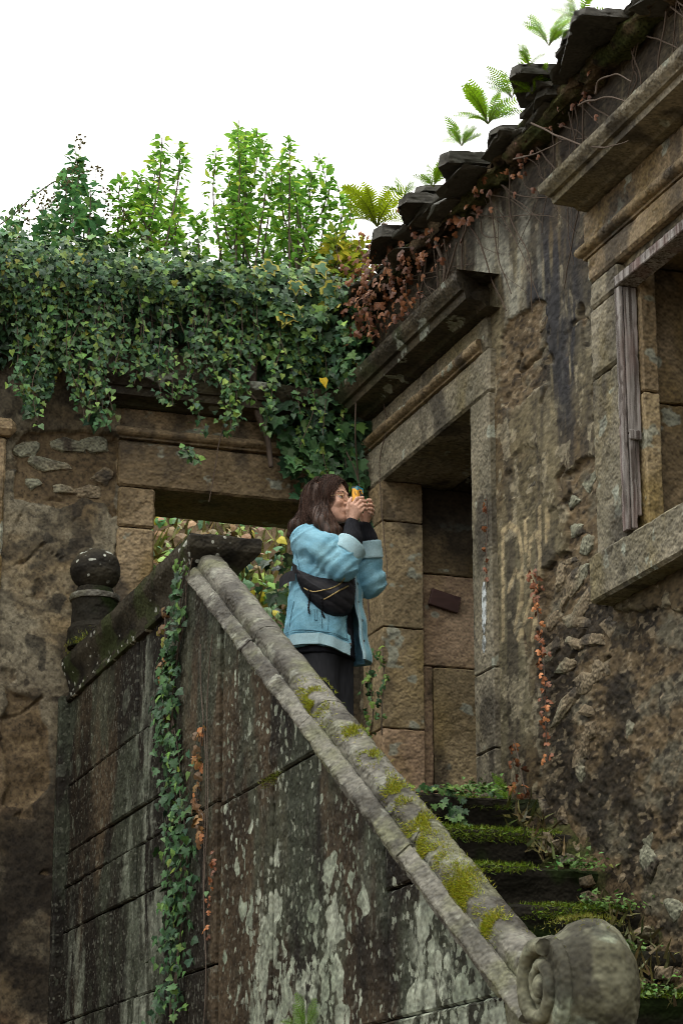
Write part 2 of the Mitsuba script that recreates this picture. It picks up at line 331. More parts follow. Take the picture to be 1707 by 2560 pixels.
def dark_wood(p, n, uv): return mix((0.035, 0.018, 0.015), (0.085, 0.042, 0.034), fbm(p.x * 8, p.y * 8, p.z * 60, 3))
def slate(p, n, uv): return mix((0.022, 0.021, 0.017), (0.075, 0.072, 0.058), fbm(p.x * 7, p.y * 7, p.z * 7, 3)) * (0.6 + 0.8 * grain(p))
def rubble(p, n, uv):
    c = mix((0.115, 0.088, 0.055), (0.225, 0.185, 0.12), fbm(p.x * 4, p.y * 4, p.z * 4, 4))
    c = mix(c, (0.18, 0.19, 0.14), smoothstep(0.42, 0.60, fbm(p.x * 3, p.y * 2.2, p.z * 2.2 + 31, 3)) * 0.85)
    return mix(c, (0.05, 0.042, 0.031), smoothstep(0.54, 0.7, fbm(p.x * 9, p.y * 9, p.z * 9 + 7, 4))) * (0.38 + 1.25 * grain(p))
def earth_mortar(p, n, uv): return mix(mix((0.014, 0.011, 0.007), (0.085, 0.062, 0.036), smoothstep(0.3, 0.7, fbm(p.x * 14, p.y * 11, p.z * 18, 5))), (0.030, 0.040, 0.010), smoothstep(0.5, 0.62, fbm(p.x * 6, p.y * 5, p.z * 6 + 5, 4)) * 0.7) * (0.3 + 1.4 * grain(p))
def soot_shade(p, n, uv):
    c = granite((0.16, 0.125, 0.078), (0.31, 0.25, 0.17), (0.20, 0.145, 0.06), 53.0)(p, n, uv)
    return mix(c, (0.016, 0.014, 0.012), smoothstep(3.34, 3.62, p.z + 0.5 * (fbm(p.x * 6, p.y * 4, p.z * 5, 4) - 0.5)) * 0.82)  # soot plus the shadow under the lintel, painted in as black towards the top
def soil(p, n, uv): return mix((0.06, 0.045, 0.03), (0.14, 0.10, 0.06), fbm(p.x * 2, p.y * 2, p.z * 2, 3))
def bark(p, n, uv): return mix((0.05, 0.038, 0.03), (0.15, 0.12, 0.095), fbm(p.x * 40, p.y * 40, p.z * 14, 3))

GRAFFITI = [(10.002, 2.607, 9.985, 3.116), (9.985, 3.116, 9.897, 3.126), (9.897, 3.126, 9.796, 3.065), (9.796, 3.065, 9.759, 2.951), (9.759, 2.951, 9.773, 2.779), (9.773, 2.779, 9.859, 2.615), (9.715, 3.100, 9.712, 2.959), (9.687, 2.881, 9.656, 2.985), (9.656, 2.985, 9.585, 3.002), (9.585, 3.002, 9.551, 2.896), (9.551, 2.896, 9.580, 2.752), (9.580, 2.752, 9.662, 2.529), (9.551, 3.106, 9.553, 2.958), (9.474, 3.074, 9.478, 2.938), (9.926, 2.817, 9.844, 2.890), (9.844, 2.890, 9.758, 2.817), (9.758, 2.817, 9.669, 2.845), (9.669, 2.845, 9.623, 2.762), (9.623, 2.762, 9.730, 2.646), (9.730, 2.646, 9.823, 2.566)]
def wall_bump(p, n, uv): return 0.010 * noise(p.x * 30, p.y * 34, p.z * 46) + 0.005 * noise(p.x * 90, p.y * 90, p.z * 100)
scene['plaster_side'] = bumped(prin(plaster_side, 0.8, 0.25), wall_bump, 0.28)
scene['plaster_back'] = bumped(prin(plaster_back, 0.8, 0.2), wall_bump, 0.28)
scene['granite_brown'] = bumped(prin(granite((0.16, 0.125, 0.078), (0.31, 0.25, 0.17), (0.20, 0.145, 0.06), 3.0), 0.75), grain_bump)
scene['granite_ochre'] = bumped(prin(granite((0.22, 0.18, 0.115), (0.39, 0.325, 0.215), (0.29, 0.225, 0.095), 13.0), 0.75), grain_bump)
scene['granite_pink'] = bumped(prin(granite((0.34, 0.25, 0.18), (0.52, 0.40, 0.30), (0.36, 0.27, 0.15), 23.0), 0.75), grain_bump)
scene['granite_grey'] = bumped(prin(granite((0.15, 0.145, 0.115), (0.28, 0.265, 0.22), (0.20, 0.175, 0.10), 33.0), 0.75), grain_bump)
scene['granite_soot_shade'] = bumped(prin(soot_shade, 0.8, 0.15), grain_bump)
scene['earth_mortar'] = two(prin(earth_mortar, 0.9, 0.1))
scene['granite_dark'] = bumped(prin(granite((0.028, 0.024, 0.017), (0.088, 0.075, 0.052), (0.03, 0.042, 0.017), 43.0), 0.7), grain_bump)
scene['parapet_stone'] = bumped(prin(parapet_stone, 0.75, 0.2), grain_bump)
scene['rail_stone'] = bumped(prin(rail_stone, 0.7, 0.35), grain_bump, 1.3)
scene['coping_stone'] = bumped(prin(coping_stone, 0.75, 0.15), grain_bump)
scene['scroll_stone'] = bumped(prin(scroll_stone, 0.8, 0.2), grain_bump, 0.7)
scene['step_stone'] = bumped(prin(step_stone, 0.8, 0.1), grain_bump)
scene['moss'] = two(prin(moss, 0.95, 0.1))
scene['old_wood'] = two(prin(old_wood, 0.8, 0.2))
scene['dark_wood'] = two(prin(dark_wood, 0.6, 0.3))
scene['slate'] = two(prin(slate, 0.6, 0.25))
scene['rubble'] = bumped(prin(rubble, 0.8, 0.25), grain_bump, 1.5)
scene['white_paint'] = two(prin(lambda p, n, uv: mix((0.16, 0.17, 0.16), (0.55, 0.60, 0.60), smoothstep(0.35, 0.6, fbm(p.x * 50, p.y * 50, p.z * 40, 4))), 0.7, 0.2))
scene['soil'] = two(prin(soil, 0.95, 0.1))
scene['bark'] = two(prin(bark, 0.85, 0.2))
scene['vine_bark'] = two(prin((0.085, 0.064, 0.048), 0.8, 0.2))
scene['inner_dark'] = two(prin((0.10, 0.085, 0.07), 0.9, 0.1))
scene['leaf'] = two({'type': 'principled', 'base_color': {'type': 'mesh_attribute', 'name': 'vertex_color'}, 'roughness': 0.45, 'specular': 0.25})
scene['leaf_thin'] = {'type': 'principledthin', 'base_color': {'type': 'mesh_attribute', 'name': 'vertex_color'}, 'roughness': 0.5, 'diff_trans': 1.25}

# ---------------------------------------------------------------- ground, hillside
put('ground', (np.array([(-150, -150, -1.6), (150, -150, -1.6), (150, 150, -1.6), (-150, 150, -1.6)]), np.array([(0, 1, 2), (0, 2, 3)])), 'soil', False, kind='structure')
def hillside():
    xs, ys = np.linspace(-14, 20, 120), np.linspace(12.9, 40, 100)
    X, Y = np.meshgrid(xs, ys, indexing='ij'); s = Y - 12.9
    Z = 2.1 + 1.05 * np.minimum(s, 2.4) + 0.42 * np.clip(s - 2.4, 0, 1e9) ** 0.6 + 0.35 * (meshkit.fbm(np.stack([X, Y, X * 0], -1) * 0.8, 3) - 0.5)
    Z[:, 0] = -1.7
    n, m = X.shape; i = np.arange(n * m).reshape(n, m)
    F = np.vstack([np.stack([i[:-1, :-1].ravel(), i[1:, :-1].ravel(), i[1:, 1:].ravel()], 1), np.stack([i[:-1, :-1].ravel(), i[1:, 1:].ravel(), i[:-1, 1:].ravel()], 1)])
    put('hillside', (np.stack([X, Y, Z], -1).reshape(-1, 3), F), 'soil', True, kind='structure')
hillside()

# ---------------------------------------------------------------- side wall (x = 4.2)
XW = 4.2
SIDE = thing('side_wall', 'weathered plaster side wall with doorway, window and slab eave rising on the right', 'wall')
P1 = [(9.954, 4.093), (9.803, 4.126), (9.661, 4.122), (9.426, 4.062), (9.406, 3.906), (9.395, 3.755), (9.459, 3.673), (9.712, 3.668), (9.920, 3.698), (9.974, 3.912)]
P2 = [(9.872, 3.393), (9.812, 3.449), (9.733, 3.482), (9.565, 3.398), (9.509, 3.253), (9.550, 3.142), (9.719, 3.086), (9.814, 3.217), (9.936, 3.380)]
P3 = [(9.281, 3.195), (9.163, 3.206), (9.040, 3.208), (8.927, 3.146), (8.943, 2.987), (8.879, 2.777), (8.871, 2.661), (8.822, 2.564), (8.812, 2.468), (8.525, 2.390), (8.146, 2.299), (8.192, 1.793), (8.288, 0.732),
      (8.659, 0.760), (9.223, 1.523), (9.715, 1.824), (9.609, 1.980), (9.584, 2.160), (9.627, 2.421), (9.641, 2.680), (9.525, 2.826), (9.388, 2.866), (9.295, 2.830), (9.264, 2.950), (9.280, 3.074)]
P4 = [(9.118, 3.881), (9.051, 3.902), (8.977, 3.782), (8.901, 3.704), (8.940, 3.658), (9.028, 3.709), (9.067, 3.815)]
P5 = [(8.944, 3.479), (8.878, 3.516), (8.884, 3.321), (8.945, 3.331)]
P6 = [(9.615, 4.035), (9.564, 4.028), (9.551, 3.991), (9.616, 4.014)]
CRACKS = [[(9.130, 3.844), (9.073, 3.856), (9.056, 3.903)], [(9.807, 3.833), (9.677, 3.842), (9.559, 3.844), (9.473, 3.867)], [(9.784, 3.782), (9.816, 3.869), (9.771, 3.918)], [(9.514, 3.597), (9.435, 3.665), (9.442, 3.793)], [(9.325, 3.097), (9.367, 3.190), (9.294, 3.209)],
          [(8.873, 2.287), (9.086, 2.221), (9.268, 2.183)], [(9.160, 2.446), (9.304, 2.344), (9.494, 2.307)], [(9.758, 2.829), (9.793, 2.653), (9.752, 2.482)]]
def side_height(u, v):
    P = np.column_stack([u, v]); q = np.column_stack([u * 1.0, v, v * 0])
    warp = 0.07 * (meshkit.fbm(q * 9, 3, 3) - 0.5) + 0.03 * (meshkit.fbm(q * 30, 2, 5) - 0.5)
    d = np.minimum.reduce([poly_sd(P * [0.55, 1], np.array(p) * [0.55, 1]) for p in (P1, P3, P4, P5, P6)]) + warp
    d2 = poly_sd(P * [0.55, 1], np.array(P2) * [0.55, 1]) + warp
    tiny = meshkit.fbm(q * [5, 5, 1], 3, 21) - 0.66
    m = np.maximum(np.maximum(sstep(0.006, -0.006, d), 0.42 * sstep(0.005, -0.005, d2)), sstep(0, 0.02, tiny - 0.06) * 0.35)
    h = 0.010 * (meshkit.fbm(q * 1.2, 2, 1) - 0.5) + 0.004 * (meshkit.fbm(q * 20, 3, 2) - 0.5)
    h = h - 0.012 * np.clip(sstep(0.05, 0.0, d), 0, 1) * (1 - m) * 0                        # render lies flat up to its broken edge
    rough = -0.022 + 0.016 * (meshkit.fbm(q * [14, 24, 1], 4, 18) - 0.5) + 0.008 * (meshkit.noise(q * [40, 66, 1], 6) - 0.5)
    h = h * (1 - m) + rough * m
    for c in CRACKS:
        h = h - 0.022 * sstep(0.016, 0.004, line_sd(P * [0.55, 1], np.array(c) * [0.55, 1]) + 0.016 * (meshkit.noise(q * 18, 9) - 0.4))
    return h
def ladder(*segs):
    out = [segs[0][0]]
    for a, b, n in segs: out += list(np.linspace(a, b, n + 1)[1:])
    return np.array(out)
ys = ladder((4.4, 7.5, 16), (7.5, 7.9, 20), (7.9, 12.15, 520)); zs = ladder((-1.7, 0.6, 12), (0.6, 5.0, 540))
DOOR, WIN = (10.20, 11.62, 1.80, 3.9), (7.50, 8.70, 2.6, 3.9)
put(SIDE + '__plaster', height_wall(ys, zs, side_height, [DOOR, WIN], lambda u, v, h: np.column_stack([XW - h, u, v])), 'plaster_side', True)

def stone(c, w, h, depth, seed, plane='x', bs='rubble', parent=SIDE):
    r_ = np.random.default_rng(1000 + seed)
    ang = np.sort(r_.uniform(0, 2 * np.pi, 9)); k = r_.uniform(0.78, 1.08, 9)
    P = np.vstack([np.column_stack([np.cos(ang) * k * s, np.sin(ang) * k * s, np.full(9, zz) + r_.uniform(-0.12, 0.12, 9)]) for s, zz in ((1.0, 0.6), (1.02, 0.0), (0.86, -0.75), (0.5, -1.0))])
    m = trimesh.Trimesh(*trimesh.remesh.subdivide_to_size(*(lambda h_: (h_.vertices, h_.faces))(hull(P)), 0.22, max_iter=10), process=True)
    v = m.vertices
    v = v + m.vertex_normals * (0.22 * (meshkit.fbm(v * 2.2 + seed * 3.1, 3, seed) - 0.5) + 0.10 * (meshkit.fbm(v * 7 + seed, 2, seed) - 0.5))[:, None]
    a = (seed * 1.7) % 0.7 - 0.35; ca, sa = math.cos(a), math.sin(a)
    p, q = v[:, 0] * w / 2, v[:, 1] * h / 2
    p, q = p * ca - q * sa, p * sa + q * ca
    m.vertices = np.column_stack([v[:, 2] * depth, c[0] + p, c[1] + q]) if plane == 'x' else np.column_stack([c[0] + p, v[:, 2] * depth, c[1] + q])
    m.vertices += [XW + 0.033, 0, 0] if plane == 'x' else [0, 12.032, 0]
    return put(parent + '__stone', m, bs, 50)
st = np.random.default_rng(3)
for i, (cx, cy, w, h) in enumerate([(np.float64(9.068), np.float64(3.077), 0.248, 0.082), (np.float64(9.205), np.float64(3.051), 0.157, 0.077), (np.float64(9.197), np.float64(2.904), 0.157, 0.072), (np.float64(9.104), np.float64(2.817), 0.144, 0.097), (np.float64(9.27), np.float64(2.79), 0.144, 0.033), (np.float64(9.217), np.float64(2.696), 0.248, 0.118), (np.float64(9.399), np.float64(2.748), 0.157, 0.123), (np.float64(9.174), np.float64(2.557), 0.3, 0.102), (np.float64(9.341), np.float64(2.615), 0.104, 0.067), (np.float64(9.247), np.float64(2.515), 0.3, 0.077), (np.float64(9.516), np.float64(2.446), 0.183, 0.097), (np.float64(9.105), np.float64(2.384), 0.287, 0.087), (np.float64(9.03), np.float64(2.246), 0.118, 0.102), (np.float64(9.173), np.float64(2.229), 0.248, 0.097), (np.float64(9.376), np.float64(2.163), 0.3, 0.097), (np.float64(8.953), np.float64(2.532), 0.157, 0.077), (np.float64(9.159), np.float64(2.1), 0.157, 0.056), (np.float64(9.483), np.float64(2.57), 0.131, 0.087), (np.float64(9.388), np.float64(2.343), 0.248, 0.077), (np.float64(8.96), np.float64(2.67), 0.17, 0.067), (np.float64(8.923), np.float64(2.41), 0.17, 0.097), (np.float64(9.253), np.float64(2.417), 0.183, 0.061)]):
    stone((cx, cy), w * 1.25, h * 1.15, 0.018 + 0.008 * st.random(), i)
for i, p in enumerate([(9.511, 3.976), (9.658, 3.256)]):
    stone(p, 0.10 + 0.14 * st.random(), 0.05 + 0.07 * st.random(), 0.022, 40 + i)
for i in range(16):
    y, z = st.uniform(7.9, 9.7), st.uniform(0.7, 2.3)
    if z < 1.0 + 0.62 * (y - 8.3) - 0.55 or poly_sd(np.array([(y, z)]), P3)[0] > -0.03: continue
    stone((y, z), st.uniform(0.09, 0.26), st.uniform(0.05, 0.13), st.uniform(0.016, 0.024), 80 + i)
stone((9.140, 1.961), 0.19, 0.15, 0.03, 301); stone((8.608, 1.375), 0.20, 0.18, 0.03, 302); stone((8.433, 1.174), 0.2, 0.12, 0.028, 303); stone((9.392, 1.696), 0.16, 0.1, 0.04, 304)

# wall body, reveals, dark room behind
def slab(parent, name, *b, bs='inner_dark', bev=0.004): return put(f'{parent}__{name}', cbox(*b, bev), bs)
for b in ((4.27, 4.93, 4.4, 7.5, -1.7, 4.9), (4.27, 4.93, 8.72, 10.18, -1.7, 4.9), (4.27, 4.93, 11.65, 12.5, -1.7, 4.9), (4.27, 4.93, 7.5, 8.72, -1.7, 2.4), (4.27, 4.93, 7.5, 8.72, 4.06, 4.9), (4.27, 4.93, 10.18, 11.65, -1.7, 1.78), (4.27, 4.93, 10.18, 11.65, 4.06, 4.9)):
    slab(SIDE, 'core', *b)
slab(SIDE, 'room_wall', 8.5, 8.7, 4.4, 12.5, -1.7, 4.9); slab(SIDE, 'room_wall', 4.95, 8.5, 12.3, 12.5, -1.7, 4.9); slab(SIDE, 'room_wall', 4.95, 8.5, 4.4, 4.6, -1.7, 4.9); slab(SIDE, 'room_floor', 4.95, 8.5, 4.6, 12.3, 1.55, 1.78)
put(SIDE + '__roof', hull([(4.25, y, z) for y in (4.3, 12.6) for z in (4.93, 4.98)] + [(8.8, y, z) for y in (4.3, 12.6) for z in (6.2, 6.3)]), 'slate')

ER = dict(edge=0.028, amp=0.004, freq=14, edge_amp=0.006)
def block(parent, name, b, bs, seed, bev=0.012, **k):
    return put(f'{parent}__{name}', erode(cbox(*b, bev), seed=seed, **{**ER, **k}), bs, 40)
# door surround
XF = 4.168
DS = tag(num(SIDE + '__door_surround'), 'moulded granite surround of the dark doorway')
for i, (z0, z1) in enumerate(((1.70, 2.10), (2.106, 2.478), (2.484, 3.826))): block(DS, 'jamb', (XF, 4.60, 10.05, 10.285, z0, z1), 'granite_grey', i, bev=0.006, edge_amp=0.003)
for i, (z0, z1) in enumerate(((1.70, 2.48), (2.486, 3.02), (3.026, 3.60), (3.606, 3.826))): block(DS, 'jamb', (XF, 4.40, 11.55, 11.86, z0, z1), ('granite_pink', 'granite_ochre', 'granite_ochre', 'granite_brown')[i], 10 + i, bev=0.005, edge_amp=0.003)
block(DS, 'lintel', (XF, 4.60, 10.04, 11.87, 3.83, 4.052), 'granite_grey', 20)
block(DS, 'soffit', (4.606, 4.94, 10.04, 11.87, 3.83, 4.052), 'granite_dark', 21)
for i, (x0, x1, z0, z1, m) in enumerate(((4.404, 4.94, 1.70, 2.17, 'granite_pink'), (4.404, 4.47, 2.176, 2.84, 'granite_pink'), (4.476, 4.94, 2.176, 2.84, 'granite_ochre'), (4.404, 4.94, 2.846, 3.345, 'granite_pink'), (4.404, 4.94, 3.351, 3.826, 'granite_soot_shade'))):
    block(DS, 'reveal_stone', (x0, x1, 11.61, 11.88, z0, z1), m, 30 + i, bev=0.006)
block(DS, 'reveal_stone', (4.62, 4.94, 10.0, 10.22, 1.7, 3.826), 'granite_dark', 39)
slab(SIDE, 'threshold', 4.24, 4.95, 10.19, 11.64, 1.70, 1.805, bs='step_stone')

def moulding(key, prof, y0, y1, bs, seed, axis='y', end0=True, end1=True, amp=0.004):
    """Straight moulding along the wall; prof = (projection, z) from bottom to top, ends returned to the wall."""
    pr = np.array(prof, float); p = np.maximum(pr[:, 0], 0.004)
    n = max(2, int(abs(y1 - y0) / 0.03)); rings = []
    L = list(np.linspace(y0, y1, n))
    def ring(y, s): return [(q * s if q > 0 else q, y, z) for q, z in zip(pr[:, 0], pr[:, 1])] + [(-0.08, y, pr[-1, 1]), (-0.08, y, pr[0, 1])]
    m = loft([ring(y, 1.0) for y in L])
    v = m.vertices.copy(); inner = v[:, 0] < -0.05
    if end0:
        k = (v[:, 1] < y0 + 1e-6) & ~inner
    v = np.column_stack([-v[:, 0], v[:, 1], v[:, 2]])       # project towards -x (or -y)
    # the ends run back along the profile like a returned moulding: nearer the wall = longer
    pmax = pr[:, 0].max()
    proj_ = np.where(inner, 0, -v[:, 0])
    if end0: k = np.abs(v[:, 1] - y0) < 1e-6; v[k, 1] += (pmax - proj_[k]) * 0.9
    if end1: k = np.abs(v[:, 1] - y1) < 1e-6; v[k, 1] -= (pmax - proj_[k]) * 0.9
    v = v if axis == 'y' else np.column_stack([v[:, 1], v[:, 0], v[:, 2]])
    v = v + ([4.17, 0, 0] if axis == 'y' else [0, 11.97, 0])
    m = trimesh.Trimesh(v, m.faces, process=False)
    if m.volume < 0: m.invert()
    nn = m.vertex_normals
    d = amp * 2 * (meshkit.fbm(v * 16, 3, seed) - 0.5) - 0.03 * np.clip(meshkit.noise(v * 9, seed + 3) - 0.78, 0, 1)
    m.vertices = v + nn * d[:, None]
    return put(key, m, bs, 35)
STRING = [(0, 4.052), (0.010, 4.054), (0.012, 4.064), (0.026, 4.068), (0.038, 4.080), (0.042, 4.094), (0.036, 4.108), (0.022, 4.116), (0.0, 4.120)]
CORN = [(0.0, 4.228), (0.04, 4.229), (0.05, 4.242), (0.06, 4.250), (0.145, 4.252), (0.15, 4.275), (0.152, 4.292), (0.172, 4.294), (0.180, 4.312), (0.198, 4.330), (0.202, 4.352), (0.206, 4.378), (0.198, 4.386), (0.0, 4.40)]
moulding(DS + '__string_course', STRING, 10.10, 11.93, 'granite_brown', 1)
block(DS, 'frieze', (4.172, 4.5, 10.08, 11.9, 4.055, 4.228), 'granite_grey', 44)
moulding(DS + '__cornice', CORN, 9.93, 12.0, 'granite_dark', 2)
# window surround
WS = tag(num(SIDE + '__window_surround'), 'moulded granite surround of the window, lichen spotted')
for i, (z0, z1) in enumerate(((2.688, 3.48), (3.486, 3.80), (3.806, 3.925))): block(WS, 'jamb', (4.160, 4.235, 8.605, 8.875, z0, z1), ('granite_grey', 'granite_grey', 'granite_grey')[i], 50 + i)
block(WS, 'lintel', (4.160, 4.60, 7.4, 8.885, 3.93, 4.052), 'granite_brown', 53)
block(WS, 'sill', (4.10, 4.94, 7.35, 8.835, 2.475, 2.684), 'granite_grey', 54, bev=0.014)
block(WS, 'frieze', (4.166, 4.5, 7.4, 8.93, 4.055, 4.278), 'granite_brown', 55)
moulding(WS + '__string_course', STRING, 7.3, 8.95, 'granite_brown', 3, end0=False)
moulding(WS + '__cornice', [(a + 0.012 * (a > 0.1), 4.278 + (z - 4.228) * 0.66) for a, z in CORN], 7.2, 8.93, 'granite_grey', 4, end0=False)
for i, (x0, x1, y0, z0, z1, m) in enumerate(((4.238, 4.312, 8.535, 2.69, 3.33, 'granite_ochre'), (4.238, 4.312, 8.535, 3.336, 3.92, 'granite_brown'), (4.318, 4.94, 8.60, 2.69, 3.31, 'granite_brown'), (4.318, 4.94, 8.60, 3.316, 3.92, 'granite_brown'))):
    block(WS, 'reveal_stone', (x0, x1, y0, 8.86, z0, z1), m, 60 + i, bev=0.006)
block(WS, 'jamb', (4.160, 4.94, 7.3, 7.56, 2.69, 3.92), 'granite_grey', 65)
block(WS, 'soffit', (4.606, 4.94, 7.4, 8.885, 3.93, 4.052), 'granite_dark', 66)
TF = tag(num(SIDE + '__window_frame'), 'remains of a grey timber window frame')
def timber(name, b, seed): return put(f'{TF}__{name}', erode(cbox(*b, 0.004), 0.03, 0.003, 18, seed, 0.004), 'old_wood', 40)
timber('post', (4.150, 4.172, 8.560, 8.602, 2.73, 3.80), 1); timber('post', (4.172, 4.232, 8.556, 8.602, 3.15, 3.80), 2); timber('post', (4.176, 4.205, 8.560, 8.602, 2.74, 3.148), 3); timber('post', (4.206, 4.226, 8.566, 8.602, 2.80, 3.148), 4)
timber('head_rail', (4.146, 4.24, 7.6, 8.602, 3.805, 3.852), 5); timber('block', (4.172, 4.226, 8.545, 8.556, 3.12, 3.16), 6)
# nailed board in the doorway
pl = cbox(-0.085, 0.085, -0.0125, 0.0125, -0.045, 0.045, 0.003)
a = math.radians(-13); R_ = np.array([[math.cos(a), 0, -math.sin(a)], [0, 1, 0], [math.sin(a), 0, math.cos(a)]])
pl.vertices = pl.vertices @ R_.T + [4.535, 11.592, 3.20]
put('wooden_board', erode(pl, 0.03, 0.002, 20, 3), 'dark_wood', 40, 'small dark brown board hanging crooked on the stone reveal inside the doorway', 'board')

# eave: bedding rubble, then rough slabs jutting over the wall
bed = erode(cbox(4.09, 4.5, 4.4, 12.2, 4.82, 4.95, 0.03), 0.04, 0.045, 6, 71, 0.09)
put(SIDE + '__eave_bedding', bed, 'earth_mortar', 40)
er = np.random.default_rng(12)
def eave_slab(y0, y1, xo0, xo1, z, th, seed, tilt=0.10):
    r = np.random.default_rng(seed); P = []
    for y, xo in ((y0, xo0 + 0.03), (y0 + 0.06, xo0), (y0 + 0.55 * (y1 - y0), xo0 + 0.55 * (xo1 - xo0) + r.uniform(-0.02, 0.03)), (y1, xo1)):
        P += [(xo, y, z - tilt * (4.25 - xo) + r.uniform(-0.008, 0.008)), (xo + 0.012, y, z + th - tilt * (4.25 - xo) + r.uniform(-0.008, 0.008))]
    P += [(4.5, y0, z + 0.03), (4.5, y0, z + th + 0.03), (4.5, y1, z + 0.03), (4.5, y1, z + th + 0.03)]
    return put(SIDE + '__roof_slab', erode(hull(P), 0.03, 0.007, 16, seed, 0.018), 'slate', 40)
for i, s in enumerate([(np.float64(8.259), np.float64(8.809), 3.86, 4.02, np.float64(4.903), 0.05), (np.float64(8.983), np.float64(9.343), 3.88, 4.06, np.float64(4.985), 0.055), (np.float64(9.535), np.float64(9.795), 4.0, 4.08, np.float64(4.953), 0.035), (np.float64(9.875), np.float64(10.215), 3.88, 4.06, np.float64(4.941), 0.07), (np.float64(10.531), np.float64(10.861), 3.91, 4.06, np.float64(5.003), 0.06), (np.float64(10.996), np.float64(11.396), 3.94, 4.04, np.float64(5.015), 0.06), (np.float64(9.018), np.float64(9.318), 4.02, 4.1, np.float64(4.908), 0.05), (np.float64(8.677), np.float64(8.977), 4.0, 4.08, np.float64(5.028), 0.04), (np.float64(10.571), np.float64(10.871), 4.02, 4.1, np.float64(5.093), 0.04), (7.0, 7.8, 3.9, 4.0, 4.95, 0.08), (6.1, 7.0, 3.9, 4.0, 4.95, 0.08)]): eave_slab(*s, seed=200 + i)
for i in range(30):                                            # broken bits wedged along the edge
    y = 7.6 + 4.5 * (i + er.random()) / 30; w, l, h = er.uniform(0.05, 0.14), er.uniform(0.10, 0.28), er.uniform(0.014, 0.034)
    m = hull(er.uniform(-0.5, 0.5, (40, 3)) * [w, l, h] * 1.5); a = er.uniform(-0.15, 0.15); m.apply_transform(trimesh.transformations.rotation_matrix(a, [0.3, 1, 0.2])); m.apply_translation([4.09 + er.uniform(-0.05, 0.05), y, er.uniform(4.86, 4.985)])
    put(SIDE + '__slab_fragment', erode(m, 0.03, 0.006, 16, 700 + i, 0.01), 'slate', 40)

# ---------------------------------------------------------------- back wall (y = 12)
BACK = thing('back_wall', 'ochre plaster back wall with an opening to the hillside, overgrown along its top', 'wall')
OPEN = (3.035, 3.95, 1.8, 3.785)
B1 = [(2.265, 3.917), (2.331, 4.021), (2.518, 4.066), (2.826, 4.074), (2.850, 3.638), (2.804, 3.598), (2.754, 3.677), (2.647, 3.691), (2.532, 3.644), (2.391, 3.666), (2.298, 3.681)]
B2 = [(2.246, 2.696), (2.498, 2.622), (2.547, 2.173), (2.408, 1.987), (2.272, 2.046)]
BCR = [[(2.261, 3.440), (2.346, 3.638), (2.413, 3.692), (2.554, 3.682)], [(2.278, 3.300), (2.357, 3.331), (2.446, 3.433)], [(2.258, 2.492), (2.365, 2.522), (2.475, 2.621)], [(2.707, 4.062), (2.756, 4.018), (2.808, 4.048)], [(2.470, 3.400), (2.553, 3.360)], [(2.397, 2.271), (2.533, 2.250)], [(2.803, 3.610), (2.852, 3.650), (2.866, 3.471), (2.839, 3.421), (2.866, 3.138)]]
def back_height(u, v):
    P = np.column_stack([u, v]); q = np.column_stack([u, v, v * 0])
    warp = 0.09 * (meshkit.fbm(q * 7, 3, 33) - 0.5)
    d = np.minimum(poly_sd(P, B1), poly_sd(P, B2) + 0.02) + warp
    m = np.maximum(sstep(0.010, -0.010, d), sstep(0.74, 0.76, meshkit.fbm(q * 7, 4, 41)) * 0.5)
    h = 0.016 * (meshkit.fbm(q * 1.3, 3, 31) - 0.5) + 0.008 * (meshkit.fbm(q * 22, 3, 32) - 0.5)
    rough = -0.026 + 0.028 * (meshkit.fbm(q * 14, 4, 38) - 0.5)
    h = h * (1 - m) + rough * m
    for c in BCR: h = h - 0.016 * sstep(0.008, 0.002, line_sd(P, c) + 0.014 * (meshkit.noise(q * 18, 39) - 0.4))
    return h
xs = ladder((-6, 1.8, 20), (1.8, 4.3, 230)); zs = ladder((-1.7, 0.7, 10), (0.7, 4.95, 370))
put(BACK + '__plaster', height_wall(xs, zs, back_height, [(3.0, 4.0, 1.7, 3.85)], lambda u, v, h: np.column_stack([u, 12 - h, v])), 'plaster_back', True)
for b in ((-6, 2.99, 12.07, 12.55, -1.7, 4.9), (4.0, 4.25, 12.07, 12.55, -1.7, 4.9), (2.99, 4.0, 12.07, 12.55, -1.7, 1.75), (2.99, 4.0, 12.07, 12.55, 4.0, 4.9)): slab(BACK, 'core', *b)
for i, (p, w, h) in enumerate((((2.567, 3.998), .2, .1), ((2.334, 3.949), .16, .1), ((2.453, 3.889), .22, .11), ((2.697, 4.011), .17, .12), ((2.552, 3.742), .12, .08), ((2.681, 3.743), .15, .1), ((2.388, 3.761), .1, .08), ((2.761, 3.847), .12, .14))):
    stone(p, w * 1.2, h, 0.024, 120 + i, 'y', 'rubble', BACK)
YF = 11.968
BS = tag(num(BACK + '__opening_surround'), 'granite surround and lintel of the opening half hidden by ivy')
for i, (z0, z1) in enumerate(((1.70, 3.09), (3.096, 3.56), (3.566, 3.785))): block(BS, 'jamb', (2.835, 3.035, YF, 12.50, z0, z1), ('granite_brown', 'granite_brown', 'granite_brown')[i], 70 + i)
for i, (z0, z1) in enumerate(((1.70, 3.0), (3.006, 3.785))): block(BS, 'jamb', (3.94, 4.13, YF, 12.50, z0, z1), 'granite_brown', 75 + i)
block(BS, 'lintel', (2.83, 4.135, YF, 12.50, 3.79, 4.042), 'granite_brown', 78)
block(BS, 'frieze', (2.84, 4.12, YF + 0.004, 12.5, 4.055, 4.235), 'granite_brown', 79)
moulding(BS + '__string_course', STRING, 2.80, 4.14, 'granite_brown', 5, 'x')
moulding(BS + '__cornice', CORN, 2.69, 4.12, 'granite_dark', 6, 'x')
S2 = tag(num(BACK + '__window_surround'), 'edge of another granite surround at the far left')
